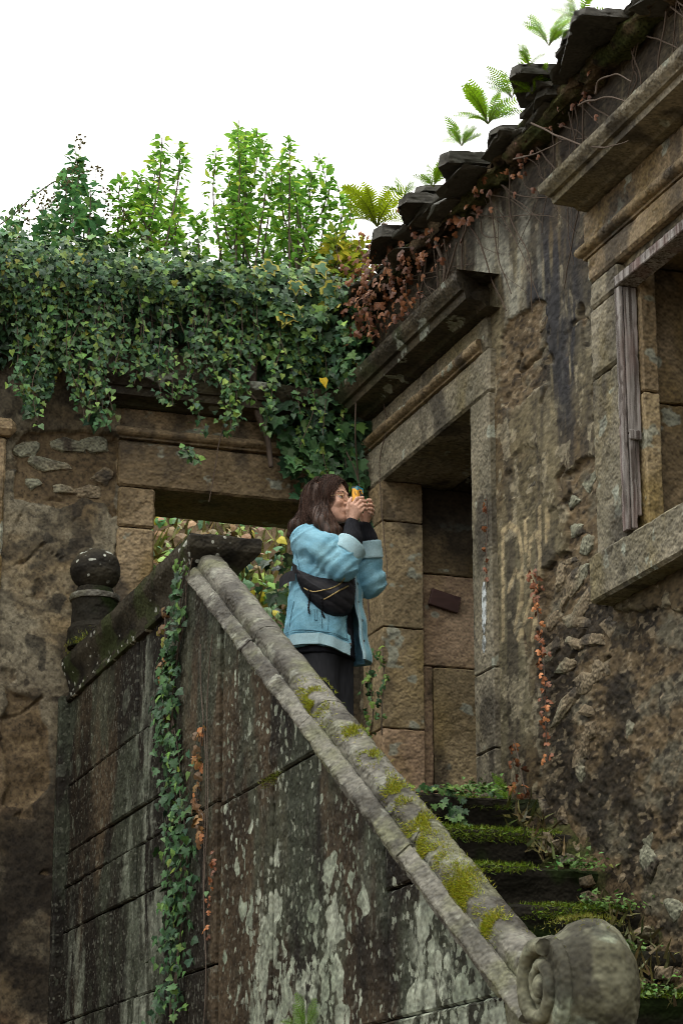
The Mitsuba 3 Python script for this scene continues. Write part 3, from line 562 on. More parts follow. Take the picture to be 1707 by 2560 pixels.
block(S2, 'jamb', (1.95, 2.225, YF, 12.3, 1.2, 3.99), 'granite_brown', 81); block(S2, 'string_course', (1.9, 2.27, 11.92, 12.3, 3.995, 4.09), 'granite_brown', 82, bev=0.03)

# ---------------------------------------------------------------- stair: parapet, rail, scroll, steps
XP = 2.6
PAR = thing('stair_parapet', 'dark lichen-covered granite parapet with moulded handrail running down to a scroll', 'parapet')
def top(y): return 0.601 * y - 3.075
def pblock(poly, seed, x0=XP, x1=2.77, name='block', bs='parapet_stone', bev=0.007):
    from shapely.geometry import Polygon
    q = Polygon(poly).buffer(-0.0025, join_style=2)
    if q.is_empty: return
    return put(f'{PAR}__{name}', erode(cprism(list(q.exterior.coords)[:-1], x0, x1, bev), 0.045, 0.003, 12, seed, 0.004), bs, 40)
def rect(y0, y1, z0, z1): return [(y0, z0), (y1, z0), (y1, z1), (y0, z1)]
LP0, LP1 = 9.87, 11.99
k = 0
for z0, z1, js in ((-1.6, -0.3, (10.6,)), (-0.3, 0.34, (11.1,)), (0.34, 0.965, (10.35, 11.3)), (0.965, 1.405, (10.9,)), (1.405, 1.63, (10.45, 11.5)), (1.63, 1.80, (11.0,)), (1.80, 2.145, (10.3, 11.45)), (2.145, 2.655, (10.51, 11.6))):
    e = [LP0, *js, LP1]
    for a, b in zip(e[:-1], e[1:]): pblock(rect(a, b, z0, z1), 400 + k, x0=XP + 0.003 * ((k * 7) % 5 - 2)); k += 1
for z0, z1 in ((-1.6, 0.1), (0.1, 0.975), (0.975, 1.61)): pblock(rect(9.08, LP0, z0, z1), 430 + k, 2.578, name='pier_block'); k += 1
pblock([(9.08, 1.61), (9.87, 1.61), (9.87, 2.64), (9.53, 2.64), (9.08, top(9.08))], 440, 2.578, name='pier_block')
for poly in ([(7.96, 1.595), (9.08, 1.595), (9.08, top(9.08)), (7.80, 1.597)], [(7.2, 0.615), (8.4, 0.615), (8.4, 1.595), (7.8, 1.595), (7.2, top(7.2))], [(8.4, 0.615), (9.08, 0.615), (9.08, 1.595), (8.4, 1.595)],
             [(6.84, 1.02), (7.2, 1.02), (7.2, top(7.2))], [(6.17, 0.615), (7.2, 0.615), (7.2, 1.02), (6.84, 1.02)],
             rect(6.9, 8.0, 0.05, 0.615), rect(8.0, 9.08, 0.05, 0.615), [(5.9, 0.05), (6.9, 0.05), (6.9, 0.615), (6.17, 0.615), (5.9, 0.455)], rect(5.7, 7.4, -1.6, 0.05), rect(7.4, 9.08, -1.6, 0.05)):
    pblock(poly, 450 + k, x0=XP + 0.003 * ((k * 7) % 5 - 2)); k += 1
pblock([(11.93, -1.6), (12.0, -1.6), (12.0, 2.62), (11.93, 2.62)], 470, 2.55, name='pilaster')
# handrail: section (a, h) swept down the slope
def rail_section():
    S = [(0.16, -0.16), (0.0, -0.16), (-0.004, -0.118), (-0.034, -0.112), (-0.041, -0.108), (-0.042, -0.100), (-0.037, -0.092), (-0.026, -0.079), (-0.012, -0.062), (-0.006, -0.058), (0.000, -0.066), (0.006, -0.062)]
    for t in np.radians(np.linspace(200, -30, 15)): S.append((0.066 + 0.059 * math.copysign(abs(math.cos(t)) ** 0.8, math.cos(t)), -0.050 + 0.054 * math.copysign(abs(math.sin(t)) ** 0.85, math.sin(t))))
    return S + [(0.145, -0.085), (0.17, -0.10)]
SEC = rail_section(); sl = math.atan(0.601)
def rail_seg(y0, y1, seed):
    n = max(3, int((y1 - y0) / 0.015)); rings = []
    for y in np.linspace(y0, y1, n):
        z = 0.601 * y - 2.975
        rings.append([(XP + a, y - h * math.sin(sl), z + h * math.cos(sl)) for a, h in SEC])
    m = loft(rings); v = m.vertices
    # finer lengthways wear
    d = 0.014 * (meshkit.fbm(v * 9, 3, seed) - 0.5) + 0.010 * (meshkit.fbm(v * 34, 3, seed + 1) - 0.5) - 0.06 * np.clip(meshkit.noise(v * 8, seed + 2) - 0.80, 0, 1)
    m.vertices = v + m.vertex_normals * d[:, None]
    put(PAR + '__handrail', m, 'rail_stone', 32)
RJ = [5.98, 6.918, 7.911, 8.651, 9.50]
for i, (a, b) in enumerate(zip(RJ[:-1], RJ[1:])): rail_seg(a + 0.003, b - 0.003, 500 + i)
# coping slabs of the landing side: moulded on all sides
def coping(y0, y1, seed, e0=1.0, e1=1.0):
    cx, prof = 2.715, [(0.125, 2.585), (0.134, 2.590), (0.136, 2.610), (0.128, 2.617), (0.119, 2.622), (0.118, 2.65), (0.124, 2.685), (0.138, 2.72), (0.150, 2.742), (0.156, 2.758), (0.158, 2.765), (0.160, 2.810), (0.152, 2.822)]
    inn = np.interp([q[1] for q in prof], [2.585, 2.62, 2.66, 2.70, 2.75, 2.765, 2.81, 2.822], [0.06, 0.065, 0.072, 0.095, 0.148, 0.155, 0.160, 0.152])
    rings = []
    for (o, z), i_ in zip(prof, inn):
        s0, s1 = (0.160 - i_) * e0, (0.160 - i_) * e1
        ys_ = np.linspace(y0 + s0, y1 - s1, 40); xs_ = np.linspace(cx - o, cx + i_, 8)
        rings.append([(cx - o, y, z) for y in ys_] + [(x, y1 - s1, z) for x in xs_[1:-1]] + [(cx + i_, y, z) for y in ys_[::-1]] + [(x, y0 + s0, z) for x in xs_[::-1][1:-1]])
    m = loft(rings); v = m.vertices
    d = 0.014 * (meshkit.fbm(v * 9, 3, seed) - 0.5) + 0.008 * (meshkit.fbm(v * 34, 2, seed + 1) - 0.5)
    m.vertices = v + m.vertex_normals * d[:, None]
    put(PAR + '__coping', m, 'coping_stone', 40)
coping(9.48, 10.62, 520, 1, 0); coping(10.626, 11.97, 521, 0, 0.3)
# scroll at the foot of the rail
SY, SZ = 5.87, 0.602
SCR = tag(num(PAR + '__scroll'), 'mossy barrel-shaped stone scroll with a spiral face')
prof = [(2.560, 0.001), (2.558, 0.06), (2.556, 0.118), (2.566, 0.130), (2.590, 0.136), (2.604, 0.128), (2.614, 0.132), (2.64, 0.158), (2.68, 0.180), (2.73, 0.193), (2.78, 0.192), (2.83, 0.176), (2.865, 0.15), (2.885, 0.11), (2.89, 0.05), (2.89, 0.001)]
pp = np.array(prof); tt = np.linspace(0, len(pp) - 1, 80); xx = 2.556 + 0.68 * (np.interp(tt, range(len(pp)), pp[:, 0]) - 2.556); rr = np.interp(tt, range(len(pp)), np.where(pp[:, 0] > 2.62, pp[:, 1] * 0.95, pp[:, 1]))
m = loft([[(x, SY + r * math.cos(a), SZ + r * math.sin(a)) for a in np.arange(96) * 2 * math.pi / 96] for x, r in zip(xx, rr)])
v = m.vertices; m.vertices = v + m.vertex_normals * (0.02 * (meshkit.fbm(v * 8, 3, 540) - 0.5) + 0.01 * (meshkit.fbm(v * 36, 3, 541) - 0.5))[:, None]
put(SCR + '__drum', m, 'scroll_stone', True)
sp = [(2.555 - 0.012 * (1 - t), SY + (0.108 - 0.080 * t) * math.cos(-t * 3.2 * math.pi + 2.0), SZ + (0.108 - 0.080 * t) * math.sin(-t * 3.2 * math.pi + 2.0)) for t in np.linspace(0, 1, 90)]
m = tube(sp, np.linspace(0.024, 0.014, 90), 10); v = m.vertices; m.vertices = v + m.vertex_normals * (0.008 * (meshkit.fbm(v * 30, 2, 9) - 0.5))[:, None]
put(SCR + '__spiral', m, 'scroll_stone', 50)
m = trimesh.creation.icosphere(3, 0.032); m.apply_scale([0.8, 1, 1.1]); m.apply_translation([2.556, SY, SZ]); put(SCR + '__boss', m, 'scroll_stone', True)
block(SCR, 'base', (2.575, 2.78, 5.66, 6.06, -1.6, 0.47), 'scroll_stone', 545)
pblock([(5.9, 0.5), (6.2, 0.5), (6.2, 0.64), (6.0, 0.60)], 546, 2.585, 2.76, 'block', 'rail_stone')
# ball finial on its pedestal over the far end of the coping
BALL = thing('ball_finial', 'dark weathered stone ball finial on a round neck at the far end of the parapet', 'finial')
bx, by, bz = 2.665, 11.72, 3.235
m = trimesh.creation.icosphere(5, 0.118); v = m.vertices; m.vertices = v * [1.10, 1.10, 0.98] + m.vertex_normals * (0.016 * (meshkit.fbm(v * 14, 3, 3) - 0.5))[:, None] + [bx, by, bz]
put(BALL + '__ball', m, 'coping_stone', True)
def lathe(prof, c, n=48):
    return loft([[(c[0] + r * math.cos(a), c[1] + r * math.sin(a), z) for a in np.arange(n) * 2 * math.pi / n] for r, z in prof])
put(BALL + '__neck', erode(lathe([(0.135, 2.824), (0.135, 2.92), (0.118, 2.95), (0.112, 3.02), (0.118, 3.07), (0.09, 3.14)], (bx, by)), 0.03, 0.008, 14, 5), 'step_stone', 40)

put(BALL + '__plate', erode(lathe([(0.10, 3.070), (0.126, 3.074), (0.130, 3.090), (0.124, 3.104), (0.10, 3.108)], (bx, by)), 0.03, 0.004, 14, 6), 'rail_stone', 40)
# steps up to the landing
STEPS = thing('stone_steps', 'flight of mossy dark stone steps between the parapet and the side wall', 'steps')
for i in range(0, 17):
    z, y = 1.80 - 0.198 * i, 9.63 - 0.317 * i
    d = 2.4 if i == 0 else 0.40
    pts = []
    for yy, zz in ((y + 0.028, z), (y + 0.008, z - 0.012), (y, z - 0.04), (y + 0.006, z - 0.066), (y + 0.03, z - 0.085), (y + 0.035, z - 0.20)): pts += [(2.75, yy, zz), (4.26, yy, zz)]
    pts += [(x, y + d, zz) for x in (2.75, 4.26) for zz in (z, z - 0.20)]
    m = erode(hull(pts), 0.05 if i < 9 else 0.3, 0.012, 6, 600 + i, 0.012) if i < 9 else hull(pts)
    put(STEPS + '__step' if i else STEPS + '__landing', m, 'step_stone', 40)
put(STEPS + '__core', hull([(2.77, 12.0, -1.6), (4.25, 12.0, -1.6), (2.77, 12.0, 1.6), (4.25, 12.0, 1.6), (2.77, 9.8, 1.6), (4.25, 9.8, 1.6), (2.77, 4.6, -1.6), (4.25, 4.6, -1.6)]), 'soil', False)

# splash of white paint on the outer edge of the door jamb
for yz, w, h in (((10.124, 2.805), 0.026, 0.10), ((10.133, 2.723), 0.018, 0.06), ((10.133, 2.613), 0.022, 0.04)):
    m = trimesh.creation.icosphere(3, 1.0); v = m.vertices; k = 1 + 0.7 * (meshkit.fbm(v * 2.3 + h * 50, 3, 4) - 0.5); m.vertices = v * k[:, None] * [0.004, w, h] + [4.167, yz[0] + 0.02, yz[1]]
    put(DS + '__paint_splash', m, 'white_paint', True)

# earth and rubble washed down along the wall over the ends of the steps
ys_, ts_ = np.linspace(6.2, 9.75, 300), np.linspace(0, 1, 24)
YY, TT = np.meshgrid(ys_, ts_, indexing='ij'); q_ = np.stack([YY, TT * 0.3, YY * 0], -1)
n_ = meshkit.fbm(q_ * [3.2, 3, 1], 4, 91); width_ = 0.04 + 0.24 * meshkit.fbm(q_ * [1.6, 0, 1], 3, 92)
ZZ = 1.80 - (9.63 - YY) * 0.198 / 0.317 - 0.185 + (0.05 + 0.30 * n_) * TT ** 1.2 + 0.09 * (meshkit.fbm(q_ * 11, 4, 93) - 0.5) + 0.035 * (meshkit.noise(q_ * 40, 94) - 0.5)
XX = 4.225 - width_ * (1 - TT); i_ = np.arange(XX.size).reshape(XX.shape)
F_ = np.vstack([np.stack([i_[:-1, :-1].ravel(), i_[1:, :-1].ravel(), i_[1:, 1:].ravel()], 1), np.stack([i_[:-1, :-1].ravel(), i_[1:, 1:].ravel(), i_[:-1, 1:].ravel()], 1)])
put(STEPS + '__washed_earth', (np.stack([XX, YY, ZZ], -1).reshape(-1, 3), F_), 'earth_mortar', True)
for i in range(30):
    y = er.uniform(6.9, 9.6); sz_ = er.uniform(0.03, 0.09); m = erode(hull(er.uniform(-0.5, 0.5, (30, 3)) * [sz_, sz_ * 1.5, sz_ * 0.8]), 0.025, 0.004, 18, 800 + i)
    m.apply_translation([er.uniform(4.10, 4.18), y, 1.80 - (9.63 - y) * 0.198 / 0.317 - 0.10 + er.uniform(-0.02, 0.06)]); put(STEPS + '__fallen_stone', m, 'rubble', 40)

# ---------------------------------------------------------------- plants
def leaf_parts(parent, tmpl, pos, R, size, col, name='leaf', bsdf='leaf', variants=9):
    """Each leaf an entry of its own; alike leaves share a mesh in one of a few tints."""
    n = len(pos); size = np.broadcast_to(size, n); col = np.asarray(col)
    order = np.argsort(col.sum(1)); bins = np.array_split(order, min(variants, n))
    for b in bins:
        d = mikit.ply((tmpl[0], tmpl[1]), bsdf, False, color=np.repeat(col[b].mean(0)[None], len(tmpl[0]), 0))
        for i in b:
            M = np.eye(4); M[:3, :3] = R[i] * size[i]; M[:3, 3] = pos[i]
            scene[num(f'{parent}__{name}')] = {**d, 'to_world': T(M)}

def wall_frames(n, normal, spread=0.35, down=0.8):
    """Leaves that hang on a wall: face out and a little up, tip down."""
    nrm = rand_dirs(n, np.asarray(normal, float) + [0, 0, 0.35], spread)
    return frames(nrm, rand_dirs(n, [0, 0, -down], 0.45))

def along(path, n, jitter, r=rng):
    p = spline(path, 80); t = np.sort(r.uniform(0, 79, n)); i = t.astype(int).clip(0, 78); f = (t - i)[:, None]
    return p[i] * (1 - f) + p[i + 1] * f + r.normal(0, 1, (n, 3)) * jitter

def mat_of(v, n): return np.repeat(np.asarray(v, float)[None], n, 0)

# ---- ivy over the back wall
IVYT = thing('ivy', 'thick dark green ivy blanket spilling over the top of the back wall', 'ivy')
lowb = np.array([(2.044, 4.233), (2.182, 4.248), (2.256, 4.159), (2.332, 3.997), (2.440, 4.265), (2.533, 4.313), (2.601, 4.050), (2.696, 4.036), (2.748, 4.313), (2.888, 4.454), (2.989, 4.303), (3.058, 4.473), (3.254, 4.522), (3.381, 4.309), (3.490, 4.473), (3.628, 4.464), (3.731, 4.171), (3.857, 3.959), (3.958, 3.819), (4.034, 3.926), (4.237, 4.073)])
def ivy_field(n, x0, x1, seed, fill=0.55):
    r = np.random.default_rng(seed)
    X = r.uniform(x0, x1, n * 4); zl = np.interp(X, lowb[:, 0], lowb[:, 1]); s = r.uniform(0, 1, n * 4) ** 0.85
    Z = 5.02 - s * (5.02 - zl)
    k = meshkit.fbm(np.column_stack([X * 5.5, Z * 5.5, X * 0 + seed]), 3, 3)
    keep = k > 0.40 + 0.20 * np.clip((s - 0.55) / 0.45, 0, 1)
    X, Z, s, k = X[keep][:n], Z[keep][:n], s[keep][:n], k[keep][:n]
    bulge = 0.05 + 0.20 * np.exp(-((s - 0.22) / 0.30) ** 2) + 0.25 * (k - 0.45)
    return np.column_stack([X, 12 - bulge - r.uniform(-0.02, 0.09, len(X)), Z]), s
pos, s = ivy_field(5600, 1.9, 4.18, 1)
size = rng.uniform(0.022, 0.044, len(pos)) * np.where(pos[:, 0] > 3.6, rng.uniform(1.0, 1.7, len(pos)), 1)
R = wall_frames(len(pos), (0.0, -1, 0)); col = ivy_colours(len(pos), (0.28, 0.28, 0.16, 0.18, 0.10))
yel = rng.random(len(pos)) < 0.03; col[yel] = np.array([0.20, 0.21, 0.03]) * rng.uniform(0.7, 1.2, (yel.sum(), 1))
big = np.argsort(-size * (pos[:, 1] < 11.86))[:280]; rest = np.setdiff1d(np.arange(len(pos)), big)
for q_, t_ in zip(np.array_split(big, 3), (IVY, IVY3, IVY4)): leaf_parts(IVYT, t_, pos[q_], R[q_], size[q_], col[q_], variants=8)
pieces = scatter_mix([IVY, IVY2, IVY3, IVY4], pos[rest], R[rest], size[rest], col[rest])
p2, s2 = ivy_field(2200, 1.9, 4.18, 2); p2[:, 1] += 0.09      # a deeper layer in darker greens
pieces.append(scatter(IVY2, p2, wall_frames(len(p2), (0, -1, 0), 0.5), rng.uniform(0.04, 0.07, len(p2)), ivy_colours(len(p2), (0.4, 0.2, 0.38, 0.02, 0.0)) * 0.85))
p2, s2 = ivy_field(3000, -1.5, 1.95, 4)                        # the blanket runs on to the left
pieces.append(scatter(IVY2, p2, wall_frames(len(p2), (0, -1, 0), 0.4), rng.uniform(0.04, 0.07, len(p2)), ivy_colours(len(p2))))
P = np.column_stack([rng.uniform(-1.5, 1.95, 2000), rng.uniform(11.72, 12.75, 2000), rng.uniform(4.92, 5.08, 2000)])
pieces.append(scatter(IVY, P, frames(rand_dirs(2000, (0, -0.55, 0.9), 0.45), rand_dirs(2000, (0, -0.7, -0.5), 0.6)), rng.uniform(0.04, 0.07, 2000), ivy_colours(2000, (0.22, 0.3, 0.08, 0.25, 0.15))))
n = 3000                                                       # over the wall's top
P = np.column_stack([rng.uniform(1.9, 4.3, n), rng.uniform(11.72, 12.75, n), np.zeros(n)])
P[:, 2] = 4.93 + 0.16 * meshkit.fbm(P * [3, 3, 0], 3, 5) + rng.uniform(-0.05, 0.08, n)
pieces.append(scatter(IVY, P, frames(rand_dirs(n, (0, -0.55, 0.9), 0.45), rand_dirs(n, (0, -0.7, -0.5), 0.6)), rng.uniform(0.035, 0.06, n), ivy_colours(n, (0.22, 0.3, 0.08, 0.25, 0.15))))
# short upright shoots along the top
for i in range(120):
    x, y = rng.uniform(2.0, 4.15), rng.uniform(11.9, 12.6); h = rng.uniform(0.08, 0.36)
    q = along([(x, y, 4.95), (x + rng.normal(0, 0.04), y, 4.95 + h * 0.6), (x + rng.normal(0, 0.07), y, 4.95 + h)], int(6 + h * 45), 0.022)
    pieces.append(scatter(IVY2 if i % 3 else OVAL, q, frames(rand_dirs(len(q), (0, -0.8, 0.5), 0.6), rand_dirs(len(q), (0, 0, 0.3), 0.7)), rng.uniform(0.03, 0.05, len(q)), ivy_colours(len(q), (0.12, 0.24, 0.06, 0.33, 0.25))))
TEND = [[(2.973, 4.997), (2.992, 4.693), (2.974, 4.438), (2.997, 4.179)], [(3.364, 4.893), (3.388, 4.639), (3.379, 4.435), (3.402, 4.199)], [(2.673, 4.805), (2.658, 4.501), (2.631, 4.225), (2.685, 4.022)], [(2.304, 4.758), (2.351, 4.440), (2.301, 4.213), (2.337, 3.998)], [(2.481, 4.781), (2.482, 4.406), (2.561, 4.193), (2.589, 4.049)],
        [(2.842, 4.826), (2.885, 4.579), (2.866, 4.401), (2.892, 4.317)], [(3.623, 4.926), (3.657, 4.620), (3.729, 4.424), (3.768, 4.213)], [(3.750, 4.942), (3.766, 4.556), (3.856, 4.311), (3.769, 4.025)], [(3.173, 4.868), (3.154, 4.611), (3.182, 4.412)], [(3.485, 4.908), (3.500, 4.653), (3.454, 4.380)], [(2.186, 4.743), (2.223, 4.400), (2.197, 4.177)], [(2.745, 4.814), (2.777, 4.566), (2.723, 4.335)],
        [(3.879, 4.802), (3.918, 4.446), (3.895, 4.063), (3.920, 3.890)], [(4.033, 4.821), (4.059, 4.462), (4.008, 4.176), (4.039, 3.927)], [(3.130, 3.959), (3.155, 3.912), (3.204, 3.880)], [(3.344, 4.280), (3.363, 4.194), (3.349, 4.130)]]
for i in range(20):
    x = rng.uniform(2.25, 3.75); z1 = rng.uniform(4.02, 4.36); TEND.append([(x, 4.85), (x + rng.normal(0, 0.04), 4.6), (x + rng.normal(0, 0.05), (4.6 + z1) / 2), (x + rng.normal(0, 0.07), z1)])
stems = []
for i, t in enumerate(TEND):
    path = [(a, 11.73 + 0.02 * math.sin(i * 2.1), b) for j, (a, b) in enumerate(t)]
    L = abs(path[0][2] - path[-1][2]); n = int(26 + 60 * L)
    q = along(path, n, [0.022, 0.015, 0.01]); stems.append(tube(spline(path, 30), 0.0028, 4))
    pieces.append(scatter(IVY2, q, wall_frames(n, (0, -1, 0), 0.45), rng.uniform(0.024, 0.042, n), ivy_colours(n, (0.22, 0.3, 0.1, 0.23, 0.15))))
for i in range(40):
    x, z = rng.uniform(2.1, 4.1), rng.uniform(4.72, 4.98); a = rng.uniform(-0.8, 0.8)
    stems.append(tube(spline([(x, 11.82, z), (x + 0.08 * a, 11.78, z - 0.12), (x + 0.2 * a, 11.80, z - 0.22), (x + 0.22 * a, 11.84, z - rng.uniform(0.25, 0.4))], 12), rng.uniform(0.002, 0.004), 4))
put_leaves(IVYT + '__foliage', pieces)
put(IVYT + '__stem', join(stems), 'vine_bark', True, kind='stuff')
# ---- corner ivy: larger, glossier leaves down the corner and beside the opening
COR = thing('corner_ivy', 'large-leaved dark ivy hanging in the corner beside the doorway, behind the person', 'ivy')
n = 620
X = rng.uniform(3.62, 4.17, n * 2); Z = rng.uniform(3.30, 4.75, n * 2)
keep = (Z > np.interp(X, [3.6, 3.75, 3.85, 3.95, 4.2], [4.25, 3.95, 3.48, 3.32, 3.55]))
X, Z = X[keep][:n], Z[keep][:n]; n = len(X)
P = np.column_stack([X, 11.92 - rng.uniform(0, 0.14, n) - 0.10 * np.clip((X - 3.8) / 0.4, 0, 1), Z])
sz = rng.uniform(0.04, 0.105, n); R = wall_frames(n, (0.1, -1, 0), 0.4); c = ivy_colours(n, (0.35, 0.3, 0.25, 0.07, 0.03)); o = np.argsort(-sz)
leaf_parts(COR, IVY, P[o[:200]], R[o[:200]], sz[o[:200]], c[o[:200]])
put_leaves(COR + '__foliage', [scatter(IVY, P[o[200:]], R[o[200:]], sz[o[200:]], c[o[200:]])])
n = 150; P = np.column_stack([rng.uniform(3.80, 3.97, n), rng.uniform(12.0, 12.5, n), rng.uniform(2.2, 3.6, n)])
put_leaves(COR + '__foliage', [scatter(IVY, P, wall_frames(n, (-0.3, -1, 0), 0.5), rng.uniform(0.05, 0.09, n), ivy_colours(n))])
# variegated and yellow leaves picked out in the photograph
VAR = thing('variegated_ivy', 'yellow-edged variegated ivy leaves among the green ivy below the wall top', 'ivy')
vp = [(3.725, 4.964), (3.763, 4.943), (3.663, 4.788), (3.688, 4.765), (3.726, 4.783), (3.638, 4.759), (3.705, 4.819), (3.521, 5.016), (3.597, 5.052), (3.891, 4.960), (3.968, 4.878), (3.852, 5.085)]
P = np.array([(a, 11.70, b) for a, b in vp]); n = len(P)
R = wall_frames(n, (0, -1, 0), 0.25); S = rng.uniform(0.075, 0.11, n)
leaf_parts(VAR, IVY, P, R, S, vary(n, (0.36, 0.34, 0.06), 0.12, 0.05), variants=4)
leaf_parts(VAR, (IVY[0] * [0.72, 0.72, 1] + [0, 0.12, 0.015], IVY[1]), P + R[:, :, 2] * 0.004, R, S, vary(n, (0.055, 0.13, 0.06), 0.12, 0.05), 'leaf_centre', variants=4)
put(VAR + '__stem', tube(spline([(a, 11.74, b) for a, b in vp[2:7]], 20), 0.003, 4), 'vine_bark', True)
YL = thing('yellow_leaf', 'single bright yellow leaf hanging in the dark ivy left of the corner', 'leaf')
leaf_parts(YL, IVY2, np.array([((3.885, 4.422)[0], 11.70, (3.885, 4.422)[1])]), wall_frames(1, (0, -1, 0), 0.05), 0.062, np.array([(0.55, 0.40, 0.03)]), 'blade')

# ---- dry brown ivy under the low end of the eave
DEAD = thing('dead_ivy', 'curtain of dry russet ivy leaves below the low end of the slab eave', 'dead ivy')
DP = [(11.848, 5.099), (11.666, 5.237), (11.317, 5.148), (10.892, 4.964), (10.801, 4.842), (10.902, 4.639), (11.065, 4.553), (11.431, 4.561), (11.816, 4.672), (11.998, 4.841)]
def in_poly(poly, n, r=rng):
    poly = np.array(poly); out = []
    lo, hi = poly.min(0), poly.max(0)
    while len(out) < n:
        q = r.uniform(lo, hi, (n, 2)); out += list(q[poly_sd(q, poly) < 0])
    return np.array(out[:n])
q = in_poly(DP, 360); q = q + rng.normal(0, 0.06, (360, 2)) * [2, 1]; P = np.column_stack([4.13 - rng.uniform(0, 0.16, 360) * (0.4 + meshkit.noise(np.column_stack([q * 4, q[:, :1]]))), q])
R = wall_frames(360, (-1, -0.35, 0), 0.5); S = rng.uniform(0.028, 0.056, 360); c = dry_colours(360) * 0.75
leaf_parts(DEAD, DRY, P[:240], R[:240], S[:240], c[:240], variants=8)
g = rng.random(120) < 0.55
put_leaves(DEAD + '__foliage', [scatter(DRY, P[240:], R[240:], S[240:], c[240:])])
extra = [(10.429, 4.956), (10.344, 4.850), (10.202, 4.779), (10.117, 4.756), (10.346, 4.815), (10.613, 4.888), (10.798, 4.938), (11.022, 4.942), (10.704, 4.949), (10.795, 5.047)]
n = len(extra); leaf_parts(DEAD, DRY, np.array([(4.12, a, b) for a, b in extra]), wall_frames(n, (-1, -0.4, 0), 0.4), rng.uniform(0.05, 0.08, n), dry_colours(n) * 1.3, variants=3)
n = 90; P = np.column_stack([4.12 - rng.uniform(0, 0.08, n), 11.2 - 2.6 * rng.random(n) ** 1.5, 4.84 - np.abs(rng.normal(0, 0.14, n))])
leaf_parts(DEAD, DRY, P, wall_frames(n, (-1, -0.4, 0), 0.6), rng.uniform(0.022, 0.044, n), dry_colours(n) * 0.7, variants=5)
# green ivy mixed in its lower part and over the end of the door cornice
GC = thing('cornice_ivy', 'thin green ivy trailing over the left end of the doorway cornice', 'ivy')
q = in_poly([(12.021, 4.796), (11.813, 4.929), (11.601, 4.748), (11.431, 4.536), (11.300, 4.330), (11.607, 4.347), (11.856, 4.277), (12.002, 4.222)], 330)
P = np.column_stack([4.16 - rng.uniform(0.02, 0.24, 330), q]); R = wall_frames(330, (-0.8, -0.7, 0), 0.5); S = rng.uniform(0.03, 0.055, 330); c = ivy_colours(330)
leaf_parts(GC, IVY, P[:150], R[:150], S[:150], c[:150]); put_leaves(GC + '__foliage', [scatter(IVY2, P[150:], R[150:], S[150:], c[150:])])
stems = [tube(spline([(4.0 + rng.uniform(-0.05, 0.1), y, 4.4), (4.02, y + rng.normal(0, .05), 4.1), (4.1, y + rng.normal(0, .08), 3.8), (4.12, y + rng.normal(0, 0.08), rng.uniform(2.9, 3.6))], 30), rng.uniform(0.002, 0.005), 5) for y in (11.60, 11.74, 11.83, 11.9, 11.96)]
put(GC + '__stem', join(stems), 'vine_bark', True, kind='stuff')

# ---- bare vines and roots
def vine(path, r, key='bare_vine', label='thin bare brown vine creeping over the plaster under the eave', group='bare vines on the side wall', cat='vine', bs='vine_bark'):
    p = spline(path, 40); p = p + 0.012 * (np.stack([meshkit.noise(p * 9, 1), meshkit.noise(p * 9, 2), meshkit.noise(p * 9, 3)], 1) - 0.5)
    return put(key, tube(p, r * np.linspace(1.0, 0.5, len(p)), 6), bs, True, label, cat, group)
vr = np.random.default_rng(21)
CRE = thing('bare_creeper', 'leafless brown creeper webbing the plaster below the slab eave', 'creeper')
for i in range(46):
    y = vr.uniform(7.9, 11.4); z = 4.82; dy = vr.uniform(-0.9, 0.5); L = vr.uniform(0.25, 0.8)
    p = spline([(4.16, y, z), (4.17, y + dy * 0.25 + vr.normal(0, .05), z - L * 0.3), (4.175, y + dy * 0.6 + vr.normal(0, .08), z - L * 0.65), (4.18, y + dy + vr.normal(0, .05), z - L)], 40)
    p = p + 0.014 * (np.stack([meshkit.noise(p * 9, 1), meshkit.noise(p * 9, 2), meshkit.noise(p * 9, 3)], 1) - 0.5)
    put(CRE + '__stem', tube(p, vr.uniform(0.002, 0.006) * np.linspace(1.0, 0.5, len(p)), 5), 'vine_bark', True)
for lab, path in (('pale twisted root zigzagging beneath the fourth slab, thickest of its kind', [(10.515, 5.064), (10.282, 4.930), (10.198, 4.859), (10.372, 4.885), (10.203, 4.745), (10.264, 4.676)]), ('pale root slanting up to the slabs left of the zigzag root', [(10.671, 4.984), (10.430, 4.932), (10.252, 4.953), (10.024, 4.948)]),
                  ('pale level root along the top of the dry brown ivy leaves', [(11.666, 5.211), (11.318, 5.098), (11.052, 5.029), (10.799, 4.914), (10.553, 4.863)]), ('short pale root dropping into the dry brown ivy leaves', [(11.456, 5.101), (11.221, 4.908), (11.291, 4.760)]), ('pale hooked root just above the doorway cornice corner', [(10.616, 4.817), (10.501, 4.629), (10.536, 4.501), (10.321, 4.699)])):
    vine([(4.13, a, b) for a, b in path], 0.010, 'bare_root', lab, None, 'root')
for lab, path in (('pale bare vine crossing the window cornice halfway along', [(9.005, 4.721), (8.697, 4.520), (8.489, 4.386), (8.287, 4.287), (8.051, 4.212)]), ('pale bare vine arching above the window cornice at the picture edge', [(8.347, 4.564), (8.302, 4.604), (8.142, 4.548), (7.999, 4.451)]),
                  ('pale bare vine at the near corner of the window cornice', [(9.227, 4.647), (9.015, 4.576), (8.699, 4.500)]), ('faint bare vine lying flat on the upper window cornice edge', [(8.516, 4.582), (8.268, 4.508), (8.037, 4.380)])):
    vine([(3.97, a, b) for a, b in path], 0.005, 'bare_vine', lab, None, 'vine')
vine([(a, 11.86, b) for a, b in ((3.532, 4.503), (3.536, 4.415), (3.560, 4.279), (3.601, 4.157), (3.632, 4.048), (3.648, 3.937))], 0.026, 'dead_root', 'thick dark dead root hanging over the lintel of the opening', None, 'root', 'bark')
